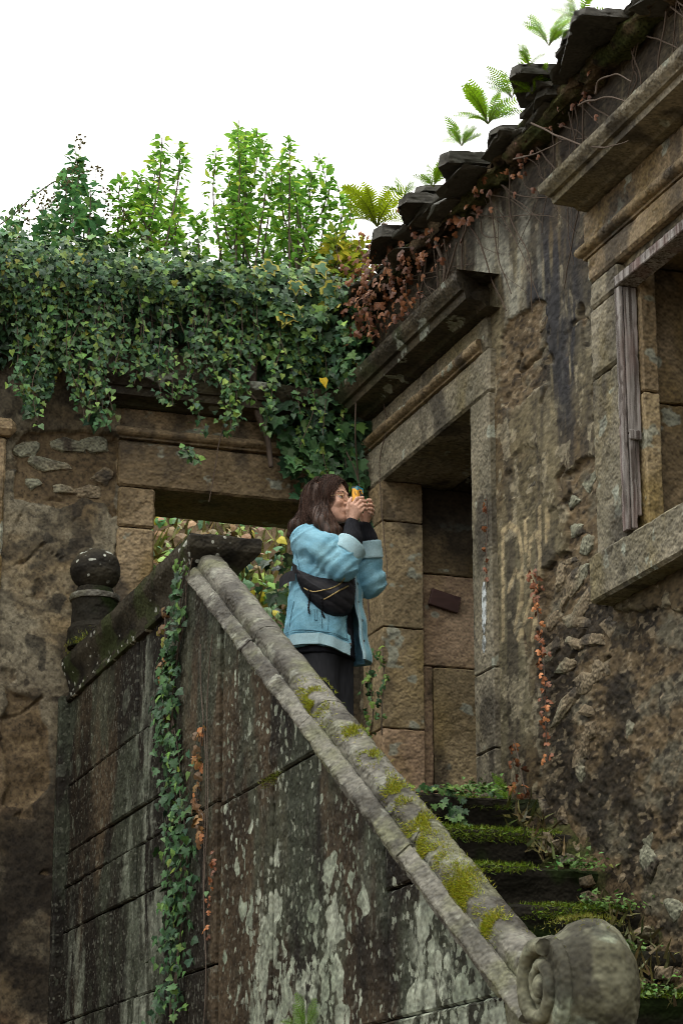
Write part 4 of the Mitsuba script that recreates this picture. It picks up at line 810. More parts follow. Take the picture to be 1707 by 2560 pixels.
vine([(a, 11.86, b) for a, b in ((3.566, 4.406), (3.628, 4.400), (3.729, 4.386))], 0.010, 'dead_root', 'short dark side root on the cornice above the opening', None, 'root', 'bark')
vine([(a, 11.80, b) for a, b in ((3.463, 4.674), (3.404, 4.387), (3.354, 4.106), (3.314, 3.879), (3.283, 3.689))], 0.005, 'dangling_twig', 'long thin twig dangling from the ivy in front of the opening', None, 'twig')
vine([(4.155, a, b) for a, b in ((11.503, 4.362), (11.439, 4.094), (11.544, 3.931), (11.528, 3.707), (11.465, 3.426), (11.435, 3.253))], 0.004, 'dangling_twig', 'thin pale vine running down the stone jamb beside the person', None, 'twig')

# ---- saplings and bushes on the wall top
def bush(key, label, apexes, base, colours, tmpl=OVAL, size=(0.034, 0.055), dens=42, y0=12.35, cat='shrub', low=0.25, spread=0.045):
    t = thing(key, label, cat); r = np.random.default_rng(len(labels)); st_, pcs = [], []
    for j, (ax, az) in enumerate(apexes):
        az += 0.07
        b = ((base[0] + base[1]) / 2 + (base[1] - base[0]) * 0.65 * ((j + 0.5) / len(apexes) - 0.5), y0 + r.uniform(-0.22, 0.22), 4.80); L = az - b[2]
        path = [b, (b[0] + (ax - b[0]) * 0.25 + r.normal(0, .02), b[1] + r.normal(0, .03), b[2] + L * 0.4), (ax + r.normal(0, .015), b[1] + r.normal(0, .04), b[2] + L * 0.75), (ax, b[1] + r.normal(0, .03), az)]
        p = spline(path, 40); st_.append(tube(p, np.linspace(0.009, 0.002, 40), 5))
        n = int(dens * (0.4 + L) * 1.4); u = low + (1 - low) * r.uniform(0, 1, n) ** 0.7; i = (u * 38).astype(int)
        tw = r.normal(0, 1, (n, 3)) * [1, 1, 0.5]; tw /= np.linalg.norm(tw, axis=1, keepdims=True)
        rad = r.uniform(0.2, 1, n) * spread * (0.45 + 1.1 * np.sin(np.pi * np.clip(u, 0, 1) ** 0.8))
        q = p[i] + tw * rad[:, None]
        for k in range(0, n, 4): st_.append(tube([p[i[k]], q[k]], 0.0015, 3, False))
        for _ in range(j % 2):                              # leaning side shoots
            k0 = r.integers(12, 28); sd_ = rand_dirs(1, (r.choice([-1, 1]) * 0.8, -0.1, 0.8), 0.2)[0]; ln_ = r.uniform(0.08, 0.20) * min(1, L); m_ = int(4 + ln_ * 70)
            uu = r.uniform(0.2, 1, m_)[:, None]; st_.append(tube([p[k0], p[k0] + sd_ * ln_ * 0.5, p[k0] + sd_ * ln_ + [0, 0, 0.03]], 0.0022, 4, False))
            q = np.vstack([q, p[k0] + sd_ * ln_ * uu + r.normal(0, 0.016, (m_, 3))]); tw = np.vstack([tw, r.normal(0, 0.6, (m_, 3))])
        n = len(q); d = tw * 0.7 + r.normal(0, 0.35, (n, 3)) + [0, 0, 0.45]
        pcs.append(scatter(tmpl, q, frames(rand_dirs(n, (0, -0.5, 0.75), 0.55), d), r.uniform(*size, n) * 1.12, colours(n)))
    put(t + '__stem', join(st_), 'bark', True); put_leaves(t + '__leaves', pcs, bsdf='leaf_thin')
    return t
def fresh(n): return (np.array([(0.13, 0.30, 0.05), (0.20, 0.41, 0.06), (0.28, 0.50, 0.065), (0.40, 0.52, 0.065)])[rng.choice(4, n, p=(0.35, 0.35, 0.2, 0.1))] * (1 + rng.normal(0, 0.2, (n, 1)).clip(-.5, .6))).clip(0.01, 0.8)
def deep(n): return (np.array([(0.07, 0.18, 0.07), (0.10, 0.24, 0.075), (0.17, 0.30, 0.07)])[rng.choice(3, n, p=(0.45, 0.4, 0.15))] * (1 + rng.normal(0, 0.2, (n, 1)).clip(-.5, .6))).clip(0.01, 0.8)
def yellowish(n): return (np.array([(0.30, 0.33, 0.03), (0.22, 0.30, 0.04), (0.42, 0.38, 0.04)])[rng.integers(0, 3, n)] * (1 + rng.normal(0, 0.15, (n, 1)))).clip(0.01, 0.8)
A = bush('ivy_bush', 'dark leafy ivy bush with a pointed top and flower heads, leftmost on the wall', [(2.630, 5.870), (2.602, 5.718), (2.563, 5.605), (2.731, 5.629), (2.777, 5.502), (2.494, 5.436), (2.435, 5.270), (2.831, 5.377), (2.670, 5.540), (2.385, 5.158), (2.860, 5.248), (2.600, 5.398)], ((2.463, 5.064)[0], (2.821, 5.111)[0]), deep, IVY2, (0.038, 0.062), 44, spread=0.085)
def umbels(parent, tips, r=0.030):
    ms = []
    for (x, z) in tips:
        c = np.array([x, 12.3 + rng.uniform(-0.15, 0.15), z])
        for d in rand_dirs(9, (0, 0, 0.15), 1.0):
            ms.append(tube([c, c + d * r], 0.0012, 3, False)); b = trimesh.creation.icosphere(1, 0.0062); b.apply_translation(c + d * r); ms.append(b)
        ms.append(tube([c, c - [0, 0, 0.09]], 0.002, 4, False))
    put(parent + '__flower_heads', join(ms), 'flower_head', True, kind='stuff')
scene['flower_head'] = two(prin((0.10, 0.085, 0.035), 0.8, 0.2))
umbels(A, [(2.629, 5.889), (2.605, 5.847), (2.662, 5.821), (2.588, 5.756), (2.676, 5.750), (2.703, 5.692), (2.566, 5.659), (2.730, 5.656), (2.544, 5.581), (2.495, 5.555), (2.461, 5.458), (2.422, 5.505), (2.758, 5.553), (2.796, 5.558), (2.823, 5.482), (2.413, 5.424), (2.353, 5.363), (2.303, 5.383), (2.855, 5.420), (2.393, 5.290), (2.284, 5.249), (2.871, 5.569), (2.257, 5.311), (2.524, 5.440), (2.815, 5.321), (2.698, 5.464)])
TW = thing('arching_twig', 'thin arching twig with small leaves reaching left from the ivy bush', 'twig')
pth = [(a, 12.3, b) for a, b in ((2.603, 5.686), (2.492, 5.635), (2.372, 5.524), (2.254, 5.389), (2.136, 5.281))]
put(TW + '__stem', tube(spline(pth, 40), 0.004, 5), 'bark', True)
q = along(pth, 70, 0.015); put_leaves(TW + '__leaves', [scatter(OVAL, q, frames(rand_dirs(70, (0, -.6, .6), .6), rand_dirs(70, (0, 0, 0.1), 0.8)), rng.uniform(0.02, 0.035, 70), deep(70))], bsdf='leaf_thin')
bush('sapling', 'green sapling with a dense twin top, second tall plant from the left on the wall', [(3.114, 5.908), (3.068, 5.890), (3.192, 5.881), (3.263, 5.706), (3.023, 5.604), (2.951, 5.634), (3.242, 5.568), (3.162, 5.719), (3.059, 5.731), (2.976, 5.450), (3.206, 5.428), (2.874, 5.671)], ((2.959, 5.129)[0], (3.212, 5.162)[0]), fresh, OVAL, (0.036, 0.060), 46)
bush('sapling', 'small green sapling between the two tall ones on the wall', [(3.360, 5.460), (3.315, 5.376), (3.393, 5.373), (3.286, 5.279)], ((3.301, 5.147)[0], (3.378, 5.157)[0]), fresh, OVAL, (0.034, 0.05), 60)
bush('sapling', 'tallest green sapling, narrow, near the middle of the wall top', [(3.627, 6.224), (3.713, 6.159), (3.652, 6.122), (3.534, 6.048), (3.469, 5.997), (3.592, 6.015), (3.562, 5.914), (3.667, 5.958), (3.511, 5.797), (3.617, 5.730), (3.462, 5.572), (3.554, 5.530), (3.710, 5.689), (3.751, 5.503)], ((3.469, 5.143)[0], (3.702, 5.173)[0]), fresh, OVAL, (0.036, 0.062), 44)
bush('sapling', 'broad green sapling with many shoots beside the low end of the eave', [(3.826, 5.995), (3.866, 6.010), (3.801, 5.839), (4.095, 6.044), (4.046, 5.986), (3.966, 5.933), (4.028, 5.872), (4.192, 5.863), (3.881, 5.796), (4.230, 5.763), (4.136, 5.777), (3.935, 5.693), (3.829, 5.623), (4.069, 5.657), (4.190, 5.619), (4.002, 5.538), (3.870, 5.465)], ((3.780, 5.156)[0], (4.190, 5.236)[0]), fresh, OVAL, (0.036, 0.062), 40)
bush('yellow_shrub', 'low shrub with bright yellow-green leaves at the right end of the wall top', [(4.176, 5.466), (4.257, 5.477), (4.109, 5.430), (4.217, 5.403), (4.083, 5.385), (4.278, 5.425), (4.150, 5.367)], ((4.110, 5.226)[0], (4.243, 5.243)[0]), yellowish, OVAL, (0.045, 0.07), 60, 12.2, spread=0.08)

bush('ivy_bush', 'low ivy bush with small pointed shoots at the far left edge of the wall top', [(2.280, 5.353), (2.230, 5.242), (2.345, 5.257), (2.160, 5.284), (2.398, 5.160)], ((2.196, 5.003)[0], (2.390, 5.029)[0]), deep, IVY2, (0.034, 0.055), 44, spread=0.07)
bush('sapling', 'short loose sapling in the gap right of the first tall one on the wall', [(2.910, 5.548), (2.855, 5.433), (2.952, 5.393), (2.829, 5.270)], ((2.847, 5.088)[0], (2.959, 5.103)[0]), fresh, OVAL, (0.034, 0.05), 44)
# ---- ferns
def fern(key, label, base, fronds, size, face, colour=(0.16, 0.30, 0.03), group=None, seed=0):
    """fronds: (azimuth, rise, length); pinnae in pairs, each frond a part."""
    t = thing(key, label, 'fern', group); r = np.random.default_rng(seed + 50)
    for az, rise, ln in fronds:
        L = ln * size; d = np.array([math.cos(az), math.sin(az), 0.0])
        pts = [np.array(base) + d * L * u * math.cos(rise) * (0.7 + 0.3 * u) + np.array([0, 0, 1]) * (L * (math.sin(rise) * u - 0.55 * u * u * math.cos(rise) * 0.9)) for u in np.linspace(0, 1, 34)]
        p = np.array(pts); tan = np.gradient(p, axis=0); tan /= np.linalg.norm(tan, axis=1, keepdims=True)
        fz = np.asarray(face, float) + r.normal(0, 0.25, 3); V, F, C = [], [], []
        col = np.array(colour) * (1 + r.normal(0, 0.15))
        for i in range(3, 34, 2):
            u = i / 33; w = L * (0.155 if size != 0.15 else 0.20) * math.sin(math.pi * min(1, (1 - u) * 1.08 + 0.06)) ** 0.8 * (0.85 + 0.3 * r.random())
            side = np.cross(tan[i], fz); side /= np.linalg.norm(side); nrm = np.cross(side, tan[i])
            for s in (-1, 1):
                a = p[i]; e = side * s; f = tan[i]; hw = L * 0.0135
                tip = a + e * w + f * w * 0.35 - nrm * w * 0.12 * r.random()
                mid = a + e * w * 0.55 + f * w * 0.16
                k = len(V); V += [a - f * hw, a + f * hw, mid + f * hw * 1.1, mid - f * hw * 1.1, tip]; F += [(k, k + 1, k + 2), (k, k + 2, k + 3), (k + 3, k + 2, k + 4)]
                C += [col * (0.75 + 0.5 * r.random())] * 5
        st_ = tube(p, np.linspace(0.0022, 0.0008, 34) * (size / 0.25), 4); k = len(V)
        V = np.vstack([V, st_.vertices]); F = np.vstack([F, st_.faces + k]); C = np.vstack([C, np.repeat(np.array([(0.12, 0.15, 0.03)]), len(st_.vertices), 0)])
        put(t + '__frond', (V, F), 'leaf_thin', False, color=np.clip(C, 0.01, 0.8))
    return t
fr = np.random.default_rng(5)
def fan_of(n, az0=0.0, spread=1.3, rise=(0.7, 1.35), ln=(0.7, 1.1)): return [(az0 + fr.uniform(-spread, spread) + (math.pi if fr.random() < 0.5 else 0), fr.uniform(*rise), fr.uniform(*ln)) for _ in range(n)]
VF = (-0.32, -0.9, 0.25)
EAVE_FERNS = [((3.97, 8.479, 4.948), 0.2, 5, 'fern at the highest slab of the eave, near the top right'), ((3.95, 8.757, 4.979), 0.19, 7, 'arching fern on the second slab from the top'), ((3.93, 8.93, 4.964), 0.13, 6, 'small fern hanging under the tip of the second slab'), ((4.0, 9.062, 4.899), 0.17, 6, 'fern between the second and third slabs, beside the wall edge'), ((4.0, 9.296, 4.986), 0.22, 6, 'tall fern with upright fronds between the second and third slabs'), ((4.0, 9.588, 4.988), 0.24, 12, 'fullest fern clump above the third slab'), ((3.95, 9.797, 4.961), 0.17, 8, 'low fern lying on the third slab'), ((3.95, 10.177, 4.908), 0.18, 8, 'fern on the fourth slab of the eave'), ((3.97, 11.059, 5.062), 0.3, 14, 'large yellow-green fern at the lowest end of the eave'), ((3.95, 10.608, 5.031), 0.14, 4, 'small fern left of the fourth slab')]
for i, (b, s, n, lab) in enumerate(EAVE_FERNS):
    fern('fern', lab, b, fan_of(int(n * 1.8), -0.3, 1.0), s * 1.08, VF, (0.17, 0.31, 0.012) if i != 8 else (0.27, 0.36, 0.015), seed=i)
fern('fern', 'yellow-green fern on the wall top under the ivy bush at the left', ((2.620, 4.950)[0], 12.0, (2.620, 4.950)[1]), fan_of(9, 0, 0.9), 0.20, VF, (0.22, 0.30, 0.03), seed=20)
fern('fern', 'small bright fern tuft at the foot of the parapet, bottom of the picture', (2.57, (7.903, 0.662)[0], (7.903, 0.662)[1] - 0.03), [(1.75, 0.9, 1.0), (2.0, 1.25, 1.1), (-1.5, 0.8, 1.0), (-1.2, 1.2, 0.95), (3.2, 0.7, 0.8), (1.6, 0.4, 0.9), (-1.7, 0.35, 0.9), (3.0, 1.2, 0.8)], 0.15, (-0.95, -0.25, 0.2), (0.15, 0.28, 0.05), seed=21)
fern('fern', 'small green fern growing where the top step meets the side wall', (4.10, (9.741, 1.789)[0], (9.741, 1.789)[1]), [(2.6, 0.9, 1.0), (3.4, 1.1, 1.0), (4.0, 0.6, 1.1), (4.6, 0.8, 0.9), (2.2, 1.2, 0.9), (3.1, 0.4, 1.0), (4.3, 0.2, 0.9)], 0.19, (-0.5, -0.5, 0.7), (0.13, 0.25, 0.03), seed=22)

# ---- ivy strip down the parapet pier, each leaf a part
PI = thing('parapet_ivy', 'narrow strip of green ivy climbing straight down the dark parapet', 'ivy')
strip = [(9.517, 2.706), (9.561, 2.641), (9.603, 2.537), (9.637, 2.430), (9.728, 2.318), (9.788, 2.178), (9.748, 2.019), (9.653, 1.853), (9.599, 1.679), (9.519, 1.487), (9.508, 1.326), (9.578, 1.175), (9.620, 1.004), (9.659, 0.798)]
def strip_leaves(n, path, width, x=2.545, seed=0, lo=0.0, hi=1.0):
    r = np.random.default_rng(seed); p = spline([(x, a, b) for a, b in path], 120); u = np.sort(r.uniform(lo, hi, n)); i = (u * 119).astype(int)
    w = np.interp(u, *width); q = p[i].copy(); q[:, 1] += r.normal(0, 1, n) * w; q[:, 0] += r.uniform(-0.035, 0.015, n); return q
q = np.vstack([strip_leaves(265, strip, ([0, 0.25, 0.35, 0.5, 0.75, 1.0], [0.01, 0.05, 0.09, 0.11, 0.13, 0.11]), seed=1, lo=0.16), strip_leaves(24, strip, ([0, 1], [0.015, 0.03]), seed=2, hi=0.2)])
n = len(q); R = wall_frames(n, (-1, -0.25, 0), 0.35); S = rng.uniform(0.028, 0.052, n); c = ivy_colours(n, (0.36, 0.28, 0.24, 0.09, 0.03)); c[265:270] = (0.14, 0.27, 0.04)
for k_, t_ in enumerate((IVY, IVY3, IVY4)): leaf_parts(PI, t_, q[k_::3], R[k_::3], S[k_::3], c[k_::3], variants=8)
q = strip_leaves(420, strip, ([0, 0.25, 0.4, 1.0], [0.01, 0.04, 0.10, 0.13]), 2.562, 3, lo=0.28); put_leaves(PI + '__foliage', [scatter(IVY2, q, wall_frames(420, (-1, -0.25, 0), 0.4), rng.uniform(0.026, 0.045, 420), ivy_colours(420))])
sp_ = [spline([(2.566, a + 0.05 * math.sin(k * 2.2 + j), b) for j, (a, b) in enumerate(strip)], 80) for k in range(4)] + [spline([(2.568, 9.14 + 0.10 * k + 0.06 * math.sin(2.3 * t + 2 * k) + 0.03 * math.sin(7 * t + k), 2.3 - t) for t in np.linspace(0, 1.3 + 0.5 * k, 12)], 60) for k in range(2)]
put(PI + '__stem', join(tube(p, 0.0026, 5) for p in sp_), 'bark', True, kind='stuff')
def dry_strand(label, path, n, width, normal, x, size=(0.03, 0.048), key='dry_ivy_strand', orange=1.25, seed=0, green=0):
    t = thing(key, label, 'dead ivy'); r = np.random.default_rng(seed + 900)
    p = spline([(x, a, b) for a, b in path], 100); put(t + '__stem', tube(p + [0.012, 0, 0], 0.003, 5), 'bark', True)
    u = r.uniform(0, 1, n); q = p[(u * 99).astype(int)] + r.normal(0, 1, (n, 3)) * [0.008, width, 0.008]
    c = dry_colours(n) * orange
    if green: c[:green] = ivy_colours(green, (0.1, 0.2, 0.1, 0.3, 0.3))
    leaf_parts(t, DRY, q, wall_frames(n, normal, 0.6), r.uniform(*size, n), c, variants=5)
dry_strand('orange dried ivy strand running down the plaster beside the rubble patch', [(9.558, 2.843), (9.544, 2.755), (9.558, 2.678), (9.527, 2.551), (9.496, 2.425), (9.487, 2.267), (9.487, 2.112), (9.478, 1.947)], 62, 0.022, (-1, -0.4, 0), 4.165, (0.022, 0.04), orange=1.7, seed=1)
dry_strand('short string of dried leaves on the edge of the doorway jamb', [(10.095, 3.319), (10.085, 3.187), (10.109, 3.023), (10.100, 2.873)], 16, 0.012, (-1, -0.4, 0), 4.155, (0.022, 0.036), orange=1.0, seed=2)
dry_strand('brown dried leaves in a thin line left of the green ivy strip', [(9.937, 2.608), (9.914, 2.494), (9.925, 2.361), (9.861, 2.193), (9.806, 2.030)], 20, 0.015, (-1, -0.3, 0), 2.56, seed=3, green=7)
dry_strand('orange dried leaves in a thin line right of the green ivy strip', [(9.246, 1.960), (9.292, 1.861), (9.312, 1.757), (9.331, 1.636), (9.231, 1.568), (9.271, 1.486)], 34, 0.022, (-1, -0.3, 0), 2.555, seed=4, orange=1.35, green=6)
dry_strand('thin rust coloured dead tendril low on the parapet, right of the ivy strip', [(9.092, 1.426), (9.099, 1.324), (9.131, 1.226), (9.154, 1.094)], 22, 0.008, (-1, -0.3, 0), 2.57, (0.018, 0.03), seed=5)
dry_strand('thin green ivy strand on the jamb left of the doorway, behind the person', [(11.710, 2.893), (11.739, 2.758), (11.687, 2.584), (11.756, 2.458)], 34, 0.05, (-1, -0.4, 0), 4.15, (0.03, 0.05), key='ivy_strand', seed=6, green=34)
dry_strand('sparse green ivy strand on the doorway jamb edge, right of the person', [(11.541, 2.903), (11.510, 2.733), (11.546, 2.602), (11.555, 2.443)], 20, 0.03, (-1, -0.4, 0), 4.15, (0.025, 0.045), key='ivy_strand', seed=7, green=20)
dry_strand('reddish dried ivy leaves low on the side wall above the top step', [(9.823, 2.097), (9.778, 2.010), (9.735, 1.905), (9.691, 1.820)], 18, 0.06, (-1, -0.4, 0), 4.155, (0.03, 0.05), seed=8, orange=1.1)
# ---- moss and small plants on the steps and the rail
def tufts(P, N, size, col, spread=0.6):
    n = len(P); return scatter(BLADE, P, frames(rand_dirs(n, (0, -1, 0), 0.8), np.asarray(N) + rng.normal(0, spread, (n, 3))), size, col)
mc = lambda n: vary(n, (0.115, 0.175, 0.012), 0.3, 0.12)
for i in range(0, 8):
    z, y = 1.80 - 0.198 * i, 9.63 - 0.317 * i; n = 9000
    X = rng.uniform(2.9, 4.15, n); a = rng.uniform(0, 1, n) ** 0.8
    keep = (a > 0.10) & (meshkit.fbm(np.column_stack([X * 3, a * 2, X * 0 + i]), 3, 60) > 0.36 + 0.25 * np.clip((X - 3.7) / 0.5, 0, 1) + 0.10 * (a < 0.36))
    X, a = X[keep], a[keep]; n = len(X)
    Y = y + np.where(a < 0.45, 0.0 - 0.012 * rng.random(n), (a - 0.45) * 0.5 * 0.6); Z = np.where(a < 0.45, z - 0.075 * (1 - a / 0.45), z + 0.002)
    nr = np.where((a < 0.45)[:, None], [0, -1, 0.5], [0, -0.2, 1])
    put_leaves(STEPS + '__moss', [tufts(np.column_stack([X, Y, Z]), nr, rng.uniform(0.012, 0.026, n), mc(n) * np.where(a < 0.25, 0.7, 1)[:, None])])
# cushions on the handrail
for k, (y, da, ln, wd, n) in enumerate([(7.969, 0.9, 0.13, 1.4, 900), (8.058, -0.6, 0.05, 1, 250), (7.643, 0.2, 0.05, 1.2, 250), (7.46, 0.3, 0.06, 1, 260), (7.181, 0.4, 0.12, 1.2, 500), (6.952, 0.4, 0.1, 1.2, 450), (6.889, 1.3, 0.12, 1, 600), (6.782, 1.0, 0.06, 1.2, 300), (6.604, 0.9, 0.1, 1.8, 900), (6.545, 1.2, 0.1, 1.2, 700), (6.346, 0.8, 0.05, 1.3, 350), (6.364, 1.3, 0.04, 1, 250)]):
    n = int(n * 3.2)
    t = rng.normal(0, 1, (n, 2)); yy = y + t[:, 0] * ln * 0.5; ang = np.radians(100 + da * 60 + t[:, 1] * wd * 18)
    a_, h_ = 0.070 + 0.062 * np.cos(ang), -0.050 + 0.062 * np.sin(ang); z0 = 0.601 * yy - 2.975
    P = np.column_stack([XP + a_, yy - h_ * math.sin(sl), z0 + h_ * math.cos(sl)]); N = np.column_stack([np.cos(ang), -np.sin(ang) * math.sin(sl), np.sin(ang) * math.cos(sl)])
    keep = meshkit.fbm(P * 16, 2, 77) > 0.42
    P, N = P[keep], N[keep]
    put_leaves(PAR + '__moss', [tufts(P, N, rng.uniform(0.008, 0.016, len(P)), vary(len(P), (0.22, 0.235, 0.012), 0.25, 0.1), 0.45)])
def clump(c, n, sx, sy, sz, size, cols, normal=(0, -0.2, 1)):
    P = np.asarray(c) + rng.normal(0, 1, (n, 3)) * [sx, sy, sz]; P[:, 2] = np.maximum(P[:, 2], c[2] - 0.01)
    return scatter(IVY2, P, frames(rand_dirs(n, normal, 0.5), rand_dirs(n, (0, -1, 0), 0.7)), rng.uniform(*size, n), cols)
put_leaves(PAR + '__moss', [tufts(np.column_stack([2.60 + rng.normal(0, 0.035, 700), 11.62 + rng.normal(0, 0.14, 700), np.full(700, 2.824)]), mat_of((-0.3, -0.2, 1), 700), rng.uniform(0.012, 0.024, 700), vary(700, (0.13, 0.145, 0.012), 0.3, 0.1), 0.5),
    tufts(np.column_stack([np.full(260, 2.598), 8.42 + rng.normal(0, 0.06, 260), 1.60 - np.abs(rng.normal(0, 0.02, 260))]), mat_of((-1, -0.3, 0.3), 260), rng.uniform(0.010, 0.018, 260), vary(260, (0.10, 0.115, 0.012), 0.3, 0.1), 0.5)])
n = 500; P = np.column_stack([2.665 + rng.normal(0, 0.05, n), 5.87 + rng.normal(0, 0.05, n), np.zeros(n)]); P[:, 2] = 0.602 + np.sqrt(np.maximum(0.0, 0.188 ** 2 - (P[:, 1] - 5.87) ** 2)) - 0.8 * (P[:, 0] - 2.69) ** 2 * 2
put_leaves(SCR + '__moss', [tufts(P, mat_of((0, -0.2, 1), n), rng.uniform(0.008, 0.014, n), vary(n, (0.12, 0.125, 0.015), 0.25, 0.1), 0.5)])
for k, (c, n, lab) in enumerate([([3.894, 9.573, 1.812], 160, 'small ivy-leaved herb on the edge of the top step'), ([4.076, 8.954, 1.416], 120, 'tuft of small herbs on the third step against the wall'), ([4.187, 9.113, 1.416], 60, 'second herb tuft on the third step'), ([4.073, 8.671, 1.218], 190, 'spread of small round herbs on the fourth step'), ([4.05, 8.517, 1.02], 160, 'herbs at the wall end of the fifth step'), ([3.957, 8.076, 0.822], 200, 'row of pale herbs along the sixth step behind the scroll')]):
    t = thing('small_herb', lab, 'herb'); put_leaves(t + '__leaves', [clump(c, n, 0.07, 0.05, 0.022, (0.014, 0.028), vary(n, (0.09, 0.17, 0.04), 0.25, 0.12))])
n = 700; yy = rng.uniform(6.6, 9.6, n); P = np.column_stack([rng.uniform(3.98, 4.17, n), yy, 1.80 - (9.63 - yy) * 0.198 / 0.317 - 0.10 + rng.uniform(0, 0.10, n)]); kk = meshkit.fbm(P * 3, 2, 5) > 0.5; P = P[kk]
put_leaves(STEPS + '__dry_grass', [tufts(P, mat_of((-0.4, -0.5, 0.8), len(P)), rng.uniform(0.04, 0.11, len(P)), vary(len(P), (0.11, 0.10, 0.04), 0.35), 0.6)])
t = thing('step_ivy', 'little ivy plant spilling over the edge of the top step', 'ivy')
P = np.vstack([np.column_stack([rng.normal(3.74, 0.10, 26), 9.62 + rng.uniform(-0.02, 0.1, 26), 1.81 + rng.uniform(0, 0.03, 26)]), along([(3.80, 9.60, 1.80), (3.78, 9.58, 1.70), (3.77, 9.58, 1.62)], 26, [0.04, 0.01, 0.02])])
leaf_parts(t, IVY, P, wall_frames(52, (-0.2, -1, 0.4), 0.4), rng.uniform(0.024, 0.040, 52), ivy_colours(52, (0.2, 0.3, 0.1, 0.25, 0.15)))
# ---- ivy and dry grass on the bank behind the opening
n = 5200; P = np.column_stack([rng.uniform(2.6, 5.4, n), 12.95 + 4.2 * rng.random(n) ** 1.3, np.zeros(n)]); s_ = P[:, 1] - 12.9
P[:, 2] = 2.1 + 1.05 * np.minimum(s_, 2.4) + 0.42 * np.clip(s_ - 2.4, 0, 9) ** 0.6 + rng.uniform(0.0, 0.22, n)
cl = meshkit.fbm(P * 1.6, 3, 13); c = ivy_colours(n, (0.12, 0.25, 0.06, 0.32, 0.25)) * 1.5; br = cl > 0.66; c[br] = vary(br.sum(), (0.20, 0.14, 0.07), 0.3); yy = rng.random(n) < 0.05; c[yy] = (0.38, 0.34, 0.03)
put_leaves('hillside__undergrowth', [scatter(IVY4, P, frames(rand_dirs(n, (-0.1, -0.8, 0.7), 0.5), rand_dirs(n, (0, -0.2, -0.7), 0.6)), rng.uniform(0.045, 0.085, n), c)], label='ivy and dry grass on the bank')
n = 5000; P = np.column_stack([rng.uniform(2.6, 5.4, n), rng.uniform(12.95, 16.5, n), np.zeros(n)]); s_ = P[:, 1] - 12.9; P[:, 2] = 2.1 + 1.05 * np.minimum(s_, 2.4) + 0.42 * np.clip(s_ - 2.4, 0, 9) ** 0.6 - 0.1
put_leaves('hillside__grass', [tufts(P, mat_of((0, -0.3, 0.8), n), rng.uniform(0.12, 0.3, n), vary(n, (0.20, 0.19, 0.06), 0.3), 0.5)])

# ---------------------------------------------------------------- the person on the landing
PBASE = np.array([3.49, 10.46, 1.805]); PANG = math.atan2(3.49, 10.46)
PU = np.array([math.cos(PANG), -math.sin(PANG), 0]); PV = np.array([math.sin(PANG), math.cos(PANG), 0])
def person_world(P): P = np.asarray(P, float); return PBASE + P[..., :1] * PU + P[..., 1:2] * PV + P[..., 2:3] * [0, 0, 1]
TH = math.radians(32); FF = np.array([math.cos(TH), -math.sin(TH), 0]); LL = np.array([math.sin(TH), math.cos(TH), 0])   # facing, her left

def surface_nets(fn, lo, hi, h):
    """Mesh of fn(P) = 0 over a box (naive surface nets)."""
    ax = [np.arange(a, b + h, h) for a, b in zip(lo, hi)]; n = [len(a) for a in ax]
    G = np.stack(np.meshgrid(*ax, indexing='ij'), -1).reshape(-1, 3)
    D = np.concatenate([fn(g) for g in np.array_split(G, max(1, len(G) // 200000))]).reshape(n)
    S = D < 0; c = [n[0] - 1, n[1] - 1, n[2] - 1]
    acc = np.zeros(c + [3]); cnt = np.zeros(c)
    corner = {(i, j, k): (slice(i, n[0] - 1 + i), slice(j, n[1] - 1 + j), slice(k, n[2] - 1 + k)) for i in (0, 1) for j in (0, 1) for k in (0, 1)}
    for a in corner:
        for d in range(3):
            if a[d] == 0:
                b = tuple(1 if e == d else a[e] for e in range(3)); A, B = D[corner[a]], D[corner[b]]
                x = (A < 0) != (B < 0); t = np.where(x, A / np.where(x, A - B, 1), 0)
                p = np.broadcast_to(np.array(a, float), c + [3]).copy(); p[..., d] += t
                acc += p * x[..., None]; cnt += x
    idx = np.full(c, -1); m = cnt > 0; idx[m] = np.arange(m.sum())
    V = (np.argwhere(m) + acc[m] / cnt[m][:, None]) * h + np.array(lo)
    F = []
    for d in range(3):
        e, f = [(1, 2), (2, 0), (0, 1)][d]
        sl0 = [slice(1, n[k] - 1) for k in range(3)]; sl0[d] = slice(0, n[d] - 1); sl1 = list(sl0); sl1[d] = slice(1, n[d])
        A, B = S[tuple(sl0)], S[tuple(sl1)]; w = np.argwhere(A != B); flip = A[tuple(w.T)]
        o = w + np.array([0 if k == d else 1 for k in range(3)])
        def at(de, df): q = o.copy(); q[:, e] -= de; q[:, f] -= df; return idx[tuple(q.T)]
        q = np.stack([at(1, 1), at(0, 1), at(0, 0), at(1, 0)], 1); q[~flip] = q[~flip][:, ::-1]; F.append(q)
    F = np.vstack(F); F = np.vstack([F[:, [0, 1, 2]], F[:, [0, 2, 3]]])
    return trimesh.Trimesh(V, F, process=False)
def smin(a, b, k): hh = np.clip(0.5 + 0.5 * (b - a) / k, 0, 1); return b * (1 - hh) + a * hh - k * hh * (1 - hh)
def smax(a, b, k): return -smin(-a, -b, k)
def cap(P, a, b, ra, rb=None):
    rb = ra if rb is None else rb; a, b = np.asarray(a, float), np.asarray(b, float); e = b - a
    t = np.clip((P - a) @ e / (e @ e), 0, 1); return np.linalg.norm(P - a - t[:, None] * e, axis=1) - (ra + (rb - ra) * t)
def ell(P, c, r): q = (P - c) / r; k = np.linalg.norm(q, axis=1); return (k - 1) * np.min(r) * 0.5 + (k - 1) * k / (np.linalg.norm(q / r, axis=1) + 1e-9) * 0.5
def chain(P, pts, rs, k=0.008):
    d = cap(P, pts[0], pts[1], rs[0], rs[1])
    for i in range(1, len(pts) - 1): d = smin(d, cap(P, pts[i], pts[i + 1], rs[i], rs[i + 1]), k)
    return d
